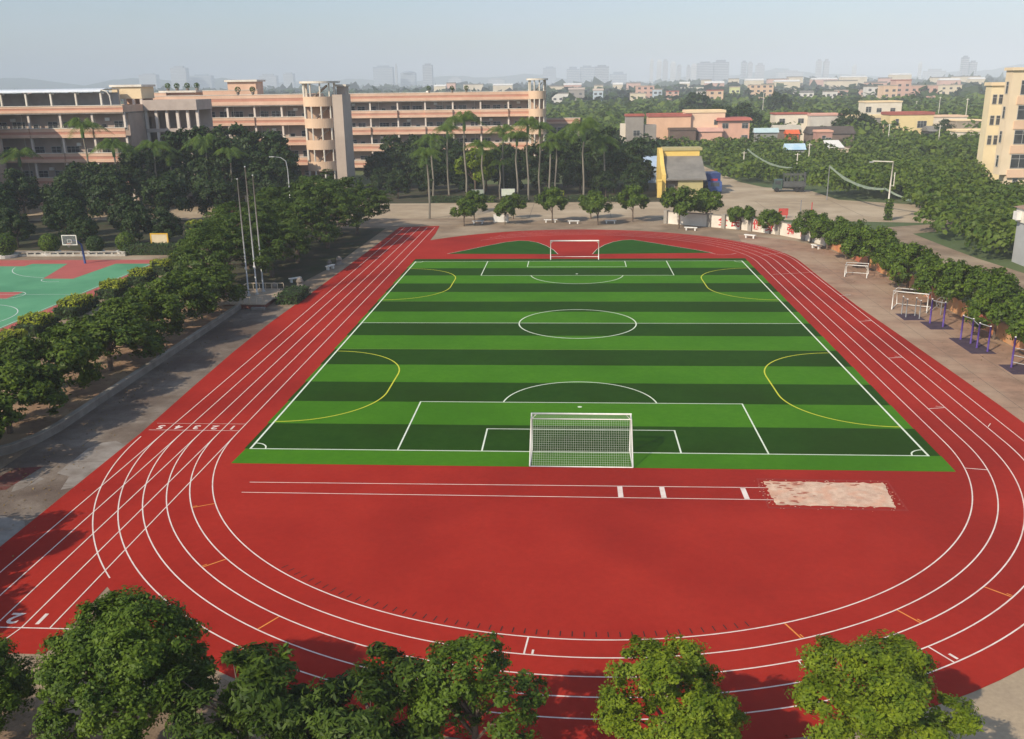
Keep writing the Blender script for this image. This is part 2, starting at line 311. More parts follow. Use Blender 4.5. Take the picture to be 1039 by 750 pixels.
for sx in (-1,1): pl.ribbon([(sx*PW,Y0-.05),(sx*PW,Y1+.05)], .13, z)
for s,y in ((1,Y0),(-1,Y1)):
    pl.ribbon([(-11.5,y),(-11.5,y+s*9.3)], .10, z); pl.ribbon([(11.4,y),(11.4,y+s*9.3)], .10, z); pl.ribbon([(-11.55,y+s*9.3),(11.45,y+s*9.3)], .09, z+.003)
    pl.ribbon([(-6.2,y),(-6.2,y+s*3.9)], .10, z); pl.ribbon([(6.1,y),(6.1,y+s*3.9)], .10, z); pl.ribbon([(-6.25,y+s*3.9),(6.15,y+s*3.9)], .09, z+.003)
    c = (-.05,y+s*8.65); a = math.degrees(math.asin(.65/5.5))
    pl.ribbon(arc(c,5.5,a,180-a) if s > 0 else arc(c,5.5,-a,-180+a), .10, z+.0015)
    pl.lathe([(0,0),(.16,0)], 12, (-.05,y+s*8.4,z+.003))
for x,y,a in ((-PW,Y0,0),(PW,Y0,90),(PW,Y1,180),(-PW,Y1,270)): pl.ribbon(arc((x,y),.95,a,a+90,14), .09, z+.004)
pl.ribbon(arc((-.1,yc),5.55,0,360,72)[:-1], .11, z+.003, closed=True)
setting(pl.build('pitch_lines', PLINE))
yl = MB()
for c in (11.25, 48.65):
    for sx in (-1,1):
        P = arc((0,0),6.55,0,90,20); q = [(sx*(PW-p[1]), c-2.2-p[0]) for p in P]+[(sx*(PW-p[1]), c+2.2+p[0]) for p in P[::-1]]
        yl.ribbon(q, .10, z+.005)
setting(yl.build('yellow_lines', YLINE))
# faint yellow cross lines of the small pitches
y2 = MB()
for y in (20.72, 39.2): y2.ribbon([(-PW,y),(PW,y)], .05, z+.0045)
setting(y2.build('faint_yellow_lines', mat('faint_yellow', (.25,.36,.05), (.16,.28,.03), .8, .9)))
# long jump pit: ragged sand over the rubber
sp = []
for (ax,ay),(bx,by),n in (((10.35,-9.6),(16.6,-9.72),30),((16.6,-9.72),(16.95,-6.6),16),((16.95,-6.6),(10.3,-6.5),30),((10.3,-6.5),(10.35,-9.6),16)):
    for i in range(n): f = i/n; sp.append((ax+(bx-ax)*f+rng.normal(0,.05), ay+(by-ay)*f+rng.normal(0,.045)))
sm_ = MB().sheet(sp, .042)
for i in range(90):                                          # sand kicked out over the rubber round the pit
    e = rng.integers(4); f = rng.random(); d = abs(rng.normal(0,.22))+.05
    x, y = ((10.3+6.4*f,-9.66-d),(16.75+d,-9.6+3.1*f),(10.3+6.4*f,-6.5+d*.7),(10.3-d*1.3,-9.6+3.1*f))[e]; r = rng.uniform(.015,.055)*(1.6-min(1.2,d*2))
    sm_.sheet([(x+r*cos(a)*rng.uniform(.5,1.5), y+r*sin(a)*rng.uniform(.4,1.1)) for a in np.linspace(0,2*pi,7)[:-1]], .0425)
setting(sm_.build('jump_pit_sand', SAND))
hm = MB()                                                     # bare rubber showing through the thin sand at the run-up end
for i in range(34):
    x = 10.35+abs(rng.normal(0,1.1)); y = rng.uniform(-9.5,-6.7); r = rng.uniform(.05,.22)
    if rng.random() < .35: x, y = rng.uniform(10.5,15.5), -6.62-abs(rng.normal(0,.16))
    hm.sheet([(x+r*cos(a)*rng.uniform(.5,1.6), y+r*.6*sin(a)*rng.uniform(.5,1.3)) for a in np.linspace(0,2*pi,9)[:-1]], .0455+.0002*i)
setting(hm.build('bare_pit_patches', mat('stained_rubber', (.34,.10,.065), (.42,.18,.12), 2, .95)))
setting(MB().ribbon([(9.9,-9.95),(17.1,-10.05),(17.25,-6.3),(10.0,-6.2)], .22, .036, closed=True).build('pit_edging', mat('pit_edge', (.24,.016,.010), (.28,.022,.014), 1.1, .85)))

# ------------------------------------------------------------------ basketball court
CG = mat('court_green', (.085,.28,.145), (.11,.32,.17), .3, .8, c3=(.07,.24,.125), s3=.1); CR = mat('court_red', (.42,.10,.085), (.36,.085,.07), .4, .8)
CL = mat('court_line', (.62,.66,.62), (.45,.52,.48), 1.2, .8)
setting(MB().sheet([(-96,12),(-52.9,12),(-52.6,64.2),(-96,64.2)], .012).build('court_border', CR))
setting(MB().sheet([(-93,14),(-55.7,14),(-55.5,61.4),(-72,61.4),(-72.2,59.7),(-93,59.7)], .016).build('court', CG))
cr = MB(); cr.sheet([(-65.0,51.6),(-61.2,51.5),(-60.6,61.9),(-67.3,61.9)], .020).sheet([(-75,40.9),(-63,40.6),(-63,43.9),(-75,44.0)], .020)
setting(cr.build('court_key', CR))
cl = MB(); cl.ribbon(arc((-63,51.5),1.9,180,300,20), .09, .024); cl.ribbon(arc((-64,61.3),9.2,195,262,40), .09, .024); cl.ribbon(arc((-64,42.2),1.95,-100,100,20), .09, .024)
cl.ribbon(arc((-63.5,31.5),6.2,-40,85,30), .1, .024); cl.ribbon([(-92,42.3),(-55.8,42.7)], .07, .022); cl.ribbon([(-55.9,15),(-55.8,61)], .08, .022)
setting(cl.build('court_lines', CL))
# ------------------------------------------------------------------ foliage
def unit(a): return a/(np.linalg.norm(a, axis=-1, keepdims=True)+1e-9)
def leaves(C, Nrm, size, g, fold=.18, aspect=.5):
    """one folded rhombus per centre"""
    n = len(C); a = unit(np.cross(Nrm, g.normal(size=(n,3)))); b = np.cross(Nrm, a); L_ = size*g.uniform(.5,1.45,(n,1))
    return np.stack([C-a*L_*.5, C+b*L_*aspect*.5+Nrm*L_*fold*.3, C+a*L_*.5-Nrm*L_*fold*.6, C-b*L_*aspect*.5+Nrm*L_*fold*.3], 1)
def crown_mesh(name, seed, rad, zc, ncl, nleaf, leaf, clump, squash=.75, lobes=7, lob=.33, droop=0, inner=.45, flat=.35, low=-.65, aspect=.55):
    """leaf clumps spread through an uneven crown: lobes push the outline in and out, gaps stay between clumps"""
    g = np.random.default_rng(seed); rad = np.array(rad, float); nl_ = int(lobes*1.9)
    U = unit(g.normal(size=(nl_*4,3))); U = U[U[:,2] > low*.8]; keep = [0]
    for i in range(1,len(U)):                                   # lobes spread round the crown, none on top of another
        if len(keep) < nl_ and np.max(U[keep]@U[i]) < .80: keep.append(i)
    U = U[keep]; nl_ = len(U); m_ = rad.mean()
    Lr = m_*g.uniform(.27,.27+lob*.55,nl_); Lc = U*(rad-Lr[:,None]*.8)*g.uniform(.80,1.12,(nl_,1))
    Lc = np.r_[Lc, [[0,0,0]]]; Lr = np.r_[Lr, m_*.5]; w = Lr**2; w[-1] *= .35
    j = g.choice(nl_+1, ncl, p=w/w.sum()); D = unit(g.normal(size=(ncl,3))+.75*unit(Lc[j]+[0,0,.25*m_]))
    C = Lc[j]+D*Lr[j][:,None]*g.uniform(.62,1.06,(ncl,1)); C[:,2] *= 1; C[:,2] += zc; C[:,2] -= droop*np.hypot(C[:,0],C[:,1])**2
    cs = clump*g.uniform(.45,1.15,ncl)
    P = unit(g.normal(size=(ncl,nleaf,3)))*(g.random((ncl,nleaf,1))**.5)*cs[:,None,None]; P[:,:,2] *= squash
    Nn = unit(.35*unit(P)+.75*D[:,None,:]+np.array([0,0,.5])*flat+g.normal(0,.42,(ncl,nleaf,3)))
    X = (C[:,None,:]+P).reshape(-1,3); Nn = Nn.reshape(-1,3)
    return npmesh(name, leaves(X, Nn, leaf, g, aspect=aspect), 4), C
def trunk_mesh(name, h, r, C, nb, seed, lean=(0,0), split=.55, sides=7):
    g = np.random.default_rng(seed); mb = MB(); top = np.array([lean[0],lean[1],h])
    P = [np.array([0,0,-.1]), np.array([lean[0]*.2,lean[1]*.2,h*.35]), np.array([lean[0]*.6,lean[1]*.6,h*.7]), top]
    mb.tube(P, [r*1.35,r,r*.85,r*.6], sides)
    for j in g.choice(len(C), min(nb,len(C)), replace=False):
        s = P[1]+(P[3]-P[1])*g.uniform(split-.25,1); e = C[j]*.92+s*.08; m_ = (s+e)/2+np.array([0,0,.12*h*g.uniform(0,1)])
        mb.tube([s,m_,e], [r*.5,r*.3,r*.1], 5, cap=False)
    return mb.mesh(name)
LEAF_D = leafmat('leaves_dark', (.022,.050,.006), (.100,.155,.014), .28)
LEAF_R = leafmat('leaves_row', (.024,.055,.006), (.125,.185,.014), .25)
LEAF_M = leafmat('leaves_mid', (.030,.068,.006), (.130,.200,.014), .24)
LEAF_Y = leafmat('leaves_bright', (.070,.130,.006), (.27,.34,.018), .36, scale=1.3)
LEAF_G = leafmat('leaves_grove', (.014,.034,.007), (.046,.080,.014), .2, scale=.4)
LEAF_F = leafmat('leaves_feather', (.034,.072,.010), (.110,.165,.022), .34)
LEAF_O = leafmat('leaves_orchard', (.045,.095,.010), (.150,.205,.022), .3, scale=.25)
LEAF_P = leafmat('leaves_palm', (.05,.10,.016), (.16,.24,.035), .35)
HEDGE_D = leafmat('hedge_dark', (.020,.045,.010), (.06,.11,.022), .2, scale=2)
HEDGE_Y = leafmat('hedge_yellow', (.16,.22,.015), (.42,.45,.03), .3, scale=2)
PROTO = {}
def proto(kind, variants):
    """variants: list of (crown kwargs, trunk kwargs, leaf material)"""
    PROTO[kind] = []
    for i,(ck,tk,lm) in enumerate(variants):
        cmesh, C = crown_mesh('crown', **ck); cmesh.materials.append(lm)
        tmesh = trunk_mesh('trunk', C=C, seed=ck['seed'], **tk); tmesh.materials.append(TRUNK); PROTO[kind].append((tmesh, cmesh))
def tree(kind, i, x, y, s, label, group, rz=None, z=0, cat='tree', name=None, sz=None):
    tm_, cm_ = PROTO[kind][i % len(PROTO[kind])]
    t = thing(name or 'broadleaf_tree', label, cat, (x,y,z), rz if rz is not None else random.uniform(0,6.28), group, (s,s,sz or s))
    link('trunk', tm_, TRUNK, t); link('crown', cm_, LEAF_M, t); return t
def ck(seed, rad, zc, ncl, nleaf, leaf, clump, **k): return dict(seed=seed, rad=rad, zc=zc, ncl=ncl, nleaf=nleaf, leaf=leaf, clump=clump, **k)
proto('row', [(ck(11+i,(3.2,3.2,2.45),3.1,290,46,.30,.62,lobes=10,lob=.38), dict(h=2.4,r=.15,nb=9), LEAF_R) for i in range(3)])
proto('right', [(ck(31+i,(3.0,3.0,2.0),3.1,230,44,.31,.58,lobes=9,lob=.42), dict(h=2.4,r=.14,nb=8), LEAF_M) for i in range(3)])
proto('small', [(ck(51+i,(2.2,2.2,1.9),3.1,150,40,.33,.52,lobes=7,lob=.36), dict(h=2.1,r=.1,nb=6), LEAF_M) for i in range(3)])
proto('grove', [(ck(71+i,(4.8,4.8,5.0),5.6,210,40,.60,1.1,lobes=10,lob=.42,low=-.9), dict(h=4.2,r=.25,nb=8), LEAF_G) for i in range(4)])
proto('feather', [(ck(91+i,(4.6,4.6,2.7),4.6,240,46,.34,.75,lobes=10,lob=.4,droop=.045,squash=.4,flat=1.2,low=-.35,aspect=.4), dict(h=4.2,r=.2,nb=14,lean=(.3,.1)), LEAF_F) for i in range(3)])

# ---- the near row along the bottom of the picture
proto('near_dark', [(ck(111+i,(2.45,2.45,2.35),3.65,420,150,.125,.42,lobes=12,lob=.48), dict(h=3.0,r=.16,nb=16), LEAF_M) for i in range(2)])
proto('near_bright', [(ck(121+i,(1.95,1.95,2.3),3.75,270,150,.118,.38,lobes=11,lob=.5), dict(h=3.1,r=.13,nb=16), LEAF_Y) for i in range(2)])
proto('near_thin', [(ck(131,(1.7,1.7,2.35),3.5,130,110,.125,.38,lobes=7,lob=.52), dict(h=3.2,r=.11,nb=16), LEAF_M)])
proto('near_long', [(ck(141+i,(2.1,2.1,1.9),3.2,52,190,.24,.58,lobes=12,lob=.55,droop=.10,squash=.55,flat=.9,aspect=.34), dict(h=3.1,r=.12,nb=22), LEAF_D) for i in range(2)])
G = 'trees along the near side of the track'
tree('near_dark',1,-21.1,-30.6,.92,'very dark tree cut by the left edge of the picture, near corner',G,.5,sz=.72)
tree('near_dark',0,-15.3,-30.4,1.12,'big dense tree at bottom left hiding the start of the straight',G,4.2,sz=.93)
tree('near_long',1,-11.0,-31.6,1.08,'dark ragged tree with a thin upright shoot, right of the big dense tree',G,.3,sz=.98)
tree('near_long',0,-7.0,-31.3,1.16,'dark tree with long drooping leaves and bare twigs, bottom centre left',G,2.2,sz=.95)
tree('near_long',1,-9.3,-31.9,.9,'low dark leafy tree between the ragged tree and the drooping tree',G,4.0,sz=.78)
tree('near_thin',0,-3.7,-30.9,1.2,'thin open crowned green tree left of the picture centre at the bottom',G,.4,sz=.89)
tree('near_bright',0,2.5,-30.9,1.08,'bright yellow-green tree at the bottom, nearest to the picture centre',G,1.2,sz=.83)
tree('near_bright',1,9.0,-30.4,1.3,'broad bright yellow-green tree at bottom right',G,3.6,sz=.78)

shoot_t = [o for o in COL.objects if 'upright shoot' in o.get('label','')][0]
g = np.random.default_rng(5); SP = [(.95,.5,3.9),(1.0,.6,4.35),(1.15,.7,4.8),(.2,.5,4.0),(-.1,.6,4.4)]
Q = np.concatenate([leaves(np.array(p)+g.normal(0,.13,(46,3)), unit(g.normal(size=(46,3))+[0,0,.4]), .26, g, aspect=.38) for p in SP]); sm = npmesh('shoot_leaves', Q, 4)
sh_ = MB().tube([(.5,.3,2.6),(.95,.5,3.9),(1.15,.7,4.85)],[.05,.03,.012],6).tube([(.3,.2,2.7),(.2,.5,4.0),(-.1,.6,4.45)],[.05,.03,.012],6).build('shoot', TRUNK, shoot_t); shoot_t.rotation_euler = (0,0,0); link('leaves', sm, LEAF_M, sh_)

# ---- the row on the raised bed along the left path
G = 'round trees on the raised bed along the left path'
for i,(x,y,s) in enumerate(((-38.0,-7.2,1.1),(-37.6,-.8,1.14),(-38.2,6.2,1.1),(-37.6,13.2,1.2),(-38.0,20.2,1.12),(-37.6,27.0,1.18),(-37.8,33.4,1.2))):
    tree('row',i,x,y,s,f'dark round tree on the earth bed beside the left path, {ORD(i)} from the near end',G,z=.3,sz=.84+.06*(i%3))
G = 'trees by the near left corner outside the track'
for i,(x,y,s) in enumerate(((-33.4,-20.5,1.15),(-32.6,-28.0,1.2))):
    tree('row',i,x,y,s,['dark tree outside the near left corner, casting shade over the lanes','second dark tree outside the near left corner, closer to the camera'][i],G)
# ---- feathery trees hanging over the far end of the left straight
G = 'feathery trees beside the far left straight'
for i,(x,y,s) in enumerate(((-38.6,41.5,1.08),(-40.8,49,1.14),(-36.8,52.5,1.06),(-41.5,58,1.20),(-36.4,62,1.16),(-40.8,69,1.25),(-35.2,73,1.23),(-38.5,81,1.28),(-33.9,86,1.20),(-40,92,1.25))):
    tree('feather',i,x,y,s,f'soft feathery tree by the far left straight, {ORD(i)} counting away from the flagpoles',G)
# ---- small clipped trees at the far end
G = 'small round trees at the far end of the track'
for i,(x,y,s) in enumerate(((-18.1,93.8,.86),(-17.0,99.2,1.0),(-11.6,95.6,.8),(-10.6,102,.85),(-3.9,97.2,1.14),(2.5,101.4,.95),(3.5,94.6,1.0),(9.3,98,1.16),(16.0,90.2,1.3),(20.6,93.4,1.15))):
    tree('small',i,x,y,s,f'small round tree at the far end of the track, {ORD(i)} from the left',G)
# ---- right-hand row
G = 'spreading trees along the right boundary wall'
for i,(x,y,s) in enumerate(((25.2,88.6,.72),(28.9,84.6,.70),(32.9,76.4,.84),(33.6,70.4,.88),(34.1,63.2,.96),(34.7,56.0,.98),(35.8,49.4,.84),(35.0,43.4,1.04),(36.0,36.6,.94),(36.6,30.4,1.06),(36.1,24.6,.88),(37.3,19.2,.98),(37.0,12.6,1.0))):
    tree('right',i,x,y,s,f'leafy spreading tree along the right boundary wall, {ORD(i)} counting from the far end',G)

g = np.random.default_rng(404); LP = []                       # fallen leaves under the near trees, on the bed and along the path
for cx_,cy_,sx_,sy_,n_ in ((-18,-29.5,5,1.6,500),(-6,-30.5,5,1.0,350),(6,-30.2,6,.9,300),(-38,14,2.2,14,1500),(-33.6,14,.8,16,420),(-31.5,-14,1.4,7,260),(35.4,35,.9,22,520),(32.5,35,2.2,22,160),(2,96.5,10,2.2,200)):
    P_ = np.c_[g.normal(cx_,sx_,n_), g.normal(cy_,sy_,n_), np.full(n_,.05 if cx_ != -38 else .345)]
    if cx_ == -38: P_ = P_[(P_[:,0] < -35.3)&(P_[:,0] > -45.5)&(P_[:,1] > 1)&(P_[:,1] < 35.5)]
    elif cx_ < -30: P_ = P_[(P_[:,0] > -34.6)]
    LP.append(P_)
LP = np.concatenate(LP); lm_ = npmesh('leaf_litter', leaves(LP, unit(g.normal(0,.3,(len(LP),3))+[0,0,1]), .13, g, aspect=.6), 4)
setting(link('leaf_litter', lm_, leafmat('dry_leaves', (.10,.06,.02), (.28,.19,.06), .1)), 'stuff')
# ---- dark grove before the left school wings
G = 'dark trees before the left school wings'
gl = [(-112,98,.9),(-100,99,.8),(-88,100,.75),(-78,97,.75),(-69,98,.8),(-62,102,.7),(-104,90,.7),(-92,87,.65),(-80,85,.6),(-70,86,.55),(-94,76,.62),(-88,80,.6),(-82,75,.52),(-76,79,.58),(-71,74,.42),(-65,78,.5),(-60,77,.45),(-66,118,1.2),(-74,124,1.35),(-60.5,126,1.25),(-82,120,1.1),(-57,116,.95),(-69,132,1.35),(-92,114,.85),(-63,133,1.25),(-86,110,.85),(-99,106,.8)]
for i,(x,y,s) in enumerate(sorted(g_ for g_ in gl if g_[1] >= 84)): tree('grove',i,x,y,s,f'dark dense tree in the grove before the left school wings, {ORD(i)} from the left',G)
for i,(x,y,s) in enumerate(sorted(g_ for g_ in gl if g_[1] < 84)): tree('grove',i+1,x,y,s,f'low dark tree just behind the white wall of the court, {ORD(i)} from the left',G)
# ---- dark grove across the far road
G = 'dark trees across the far road'
g2 = [(-36,133,.5),(-45,158,.7),(-39,152,.6),(-33,150,.7),(-41,143,.5),(-44,172,.95),(-37,168,1.0),(-30,166,.98),(-31,140,.62),(-25,146,.8),(-19,144,.75),(-15,150,.9),(-13,141,.55),(-8,149,.9),(-6,140,.6),(-2,153,1.1),(1,141,.75),(5,150,1.15),(8,139,.85),(12,147,.95),(11.5,132.0,.62),(6,131.5,.5),(-22,138,.45)]
for i,(x,y,s) in enumerate(sorted(g2)): tree('grove',i+1,x,y,s,f'dark dense tree across the far road, {ORD(i)} from the left',G)
proto('yellow', [(ck(161,(2,2,2),3.2,90,34,.36,.55), dict(h=2.3,r=.1,nb=6), LEAF_Y)])
tree('yellow',0,-20.3,134,1.9,'yellow-green bushy tree among the palms across the far road',None)

# ---- palms
def frond(g, L_, az, el, droop, nl=34, w=.62):
    """one arching frond: two ranks of drooping leaflets along a midrib"""
    q = []; d = np.array([cos(az),sin(az),0]); s = np.array([-sin(az),cos(az),0]); prev = None
    for i in range(nl+1):
        t = i/nl; p = d*L_*(t*cos(el)*(1-.12*t)) + np.array([0,0,L_*(t*sin(el)-droop*t*t)])
        if prev is not None:
            ww = w*(sin(pi*min(1,.15+.9*t))**.6)*L_/3
            for sg in (-1,1):
                tip = p+s*sg*ww*.75+d*ww*.35+np.array([0,0,-ww*(.45+.3*g.random())]); a = (p-prev)*.6
                q.append([prev, prev+a, tip+a*.2, tip-a*.1])
        prev = p
    return q
PALMS = []
for i in range(3):
    g = np.random.default_rng(200+i); q = []
    for k in range(19):
        el = g.uniform(-.1,1.3); q += frond(g, g.uniform(3.5,4.4), k*2.4+g.normal(0,.2), el, .5+.42*max(0,el))
    cm_ = npmesh('crown', np.array(q), 4); cm_.materials.append(LEAF_P)
    tmb = MB().tube([(0,0,-.1),(.03,0,.3),(0,.03,.7),(0,0,1)], [.024,.019,.018,.014], 8); tm_ = tmb.mesh('trunk'); tm_.materials.append(PALMT)
    sh = MB().tube([(0,0,-1.3),(0,0,-.7),(0,0,.15)], [.17,.2,.09], 8).mesh('crownshaft'); sh.materials.append(mat('palm_shaft', (.10,.17,.05), (.08,.14,.04), 2, .5))
    PALMS.append((tm_,cm_,sh))
def palm(i, x, y, h, s, label):
    t = thing('palm_tree', label, 'palm tree', (x,y,0), random.uniform(0,6), 'tall palms on the school grounds')
    a,b,c = PALMS[i % 3]
    o = link('trunk', a, PALMT, t); o.scale = (h,h,h) if h < 9 else (9,9,h); o.scale[2] = h-1.2
    o = link('crownshaft', c, PALMT, t, (0,0,h)); o.scale = (s,)*3
    o = link('crown', b, LEAF_P, t, (0,0,h)); o.scale = (s,)*3
for i,a in enumerate(((-92.5,118,15.6,1.7,'tall palm standing before the leftmost school wing, dark against the balconies'),
    (-78.6,117,11.8,1.45,'pale trunked palm standing before the open corridor of the left school blocks'),
    (-76.6,119,9.4,1.1,'shorter palm just right of the pale trunked palm by the open corridor'),
    (-68.6,117,12.6,1.55,'palm with thick pale trunk before the middle school wing'),
    (-102,112,10.8,1.6,'dark palm at far left, partly lost among the trees before the leftmost wing'),
    (-25.2,102.9,10.9,1.3,'palm on the near side of the far road, left of the small round trees'),
    (-21.6,128.5,15.6,1.7,'tallest palm before the right school wing, second from the left'),
    (-18.2,129,10.6,1.35,'lower palm between the tallest palm and the white notice boards'),
    (-11.4,128.5,12.2,1.35,'palm with a clean grey trunk behind the white notice board'),
    (-9.3,129,14.6,1.45,'palm before the end stair tower, trunk pale and straight'),
    (-4.9,128.5,10.4,1.15,'small palm with a bright green spear leaf right of the end stair tower'),
    (-3.8,129.5,12.0,1.2,'slim palm half hidden just right of the spear leaf palm'),
    (1.6,128.5,13.8,2.0,'rightmost large palm with a big drooping crown across the far road'),
    (-29.5,137,11.5,1.35,'palm left of the tallest palm, standing back among the dark trees'),
    (-26.3,139,13.2,1.4,'tall palm set back between the two leftmost palms of the far road'),
    (-14.6,136.5,13.0,1.4,'set back palm rising directly behind the gap between the notice boards'),
    (-7.2,136,13.6,1.4,'set back palm just left of the small spear leaf palm'),
    (5.6,133,10.8,1.4,'set back palm at the right end of the palm grove, nearest the gateway'),
    (-84,112,12.2,1.5,'palm among dark trees between the leftmost wing palm and the corridor palms'),
    (-63.5,115,10.6,1.35,'palm in front of the middle school wing, closest to the grey lamp'),
    (-15,131,7.0,.9,'short dark palm in the shade between the notice boards'),
    )): palm(i,*a)

# ------------------------------------------------------------------ hedges and clipped bushes
def hedge_mesh(name, seed, sx, sy, sz, leaf, n, rnd=.25):
    """leaves on and just inside the surface of a rounded box"""
    g = np.random.default_rng(seed); h = np.array([sx,sy,sz])/2
    A = np.array([sy*sz,sx*sz,sx*sy]); ax = g.choice(3, n, p=A/A.sum()); P = g.uniform(-1,1,(n,3)); Nn = np.zeros((n,3)); sg = g.choice([-1,1], n)
    P[np.arange(n),ax] = sg; Nn[np.arange(n),ax] = sg
    P = P*h; q = np.maximum(np.abs(P)-(h-rnd*min(h)),0)*np.sign(P); P = P-q*.25*(np.linalg.norm(q,axis=1)/(rnd*min(h)+1e-6))[:,None]; P += g.normal(0,leaf*.28,(n,3)); P[:,2] += sz/2
    return npmesh(name, leaves(P, unit(Nn+g.normal(0,.5,(n,3))+[0,0,.25]), leaf, g, aspect=.7), 4)
def core(sx, sy, sz, c=.86): return MB().box(-sx/2*c,sx/2*c,-sy/2*c,sy/2*c,0,sz*.93).mesh('stems')
STEM = mat('hedge_stems', (.02,.03,.01), (.03,.04,.015), 3, .95)
def hedge(x, y, sx, sy, sz, label, m, rz=0, top=None, leaf=.22, group='clipped hedges', dens=34, name='clipped_hedge'):
    t = thing(name, label, 'hedge', (x,y,0), rz, group); s = int(abs(x*31+y*17)) % 9999
    link('foliage', hedge_mesh('foliage', s, sx, sy, sz, leaf, int(dens*2*(sx*sy+sx*sz+sy*sz))), m, t); link('stems', core(sx,sy,sz), STEM, t)
    if top:
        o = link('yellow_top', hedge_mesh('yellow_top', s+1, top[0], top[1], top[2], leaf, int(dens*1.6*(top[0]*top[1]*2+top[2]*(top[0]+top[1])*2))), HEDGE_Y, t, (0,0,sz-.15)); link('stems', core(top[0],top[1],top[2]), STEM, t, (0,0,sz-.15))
    return t
for i,(x,y,sx,sy) in enumerate(((-50.2,18.2,2.2,7.0),(-51.4,26.6,2.4,4.4),(-51.5,34.2,2.3,6.6),(-51.6,42.6,2.2,5.0),(-51.6,49.4,2.2,4.6),(-51.7,55.2,2.2,3.6),(-51.6,61.6,2.4,4.2))):
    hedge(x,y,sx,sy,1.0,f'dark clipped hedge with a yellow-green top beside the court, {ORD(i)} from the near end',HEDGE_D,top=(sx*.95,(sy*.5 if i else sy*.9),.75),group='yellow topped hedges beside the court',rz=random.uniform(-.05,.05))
hedge(-30.6,40.2,2.4,5.2,1.0,'dark low hedge at the corner of the flagpole platform, touching the track',HEDGE_D)
hedge(-57,68.6,11,1.8,1.5,'long dark hedge in front of the yellow notice board',HEDGE_D,rz=.03)
for i,(x,y,sx,sy,sz,tp) in enumerate(((-62.6,70.2,2.6,1.6,1.5,0),(-57.5,83,4.5,2.0,1.0,1),(-55.5,88,5,2,1.0,1),(-60.5,92,6,2,1.1,1),(-50,80,4,6,1.0,0),(-53,75,6,2,1.2,0),(-49,92,6,3,1.1,0))):
    hedge(x,y,sx,sy,sz,('low dark garden hedge in the shade left of the flagpoles, ' if not tp else 'low yellow-topped garden hedge in the shade left of the flagpoles, ')+f'{ORD(i)} from the court',HEDGE_D,top=(sx*.9,sy*.9,.35) if tp else None,group='garden hedges behind the court',leaf=.28,dens=20)
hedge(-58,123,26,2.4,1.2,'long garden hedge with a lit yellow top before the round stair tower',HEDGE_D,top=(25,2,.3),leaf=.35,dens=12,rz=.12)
for i,(x,sx) in enumerate(((-25,7),(-18,5),(-11.6,4.6),(-5.4,5),(1.5,6),(9,5))):
    hedge(x,126.4,sx,1.8,1.1,f'clipped hedge along the back edge of the far road, {ORD(i)} from the left',LEAF_M if i%2 else HEDGE_D,leaf=.3,dens=14,group='hedges along the far road')
hedge(-3.4,127.4,2.2,1.8,1.9,'bright yellow-green bush beside the far road, below the palms',HEDGE_Y,leaf=.3,dens=14)
def ball(x, y, r, label):
    t = thing('ball_bush', label, 'bush', (x,y,0), 0, 'ball shaped bushes behind the court'); g = np.random.default_rng(int(abs(x)*10))
    D = unit(g.normal(size=(1700,3))); P = D*r*(1+g.normal(0,.035,(1700,1)))+[0,0,r*.95+.35]
    link('foliage', npmesh('foliage', leaves(P, unit(D+g.normal(0,.4,(1700,3))), .2, g, aspect=.7), 4), HEDGE_D if r < 1.2 else LEAF_M, t)
    MB().lathe([(0,-.82*r),(.5*r,-.66*r),(.84*r,0),(.6*r,.6*r),(0,.86*r)],12,(0,0,r*.95+.35)).build('stems', STEM, t)
    MB().lathe([(0,0),(r*.95,0),(r*1.05,.42),(r*.9,.42),(r*.88,.3),(0,.3)],16).build('planter', WHITE, t)
ball(-78.6,66.5,1.5,'large ball shaped bush in a white planter, leftmost behind the court'); ball(-73.3,68.3,1.35,'ball bush in a white planter left of the basketball hoop')
ball(-66.9,68.6,1.15,'ball bush half hidden behind the basketball backboard'); ball(-62.9,69.4,1.3,'ball bush in a white planter right of the basketball hoop')
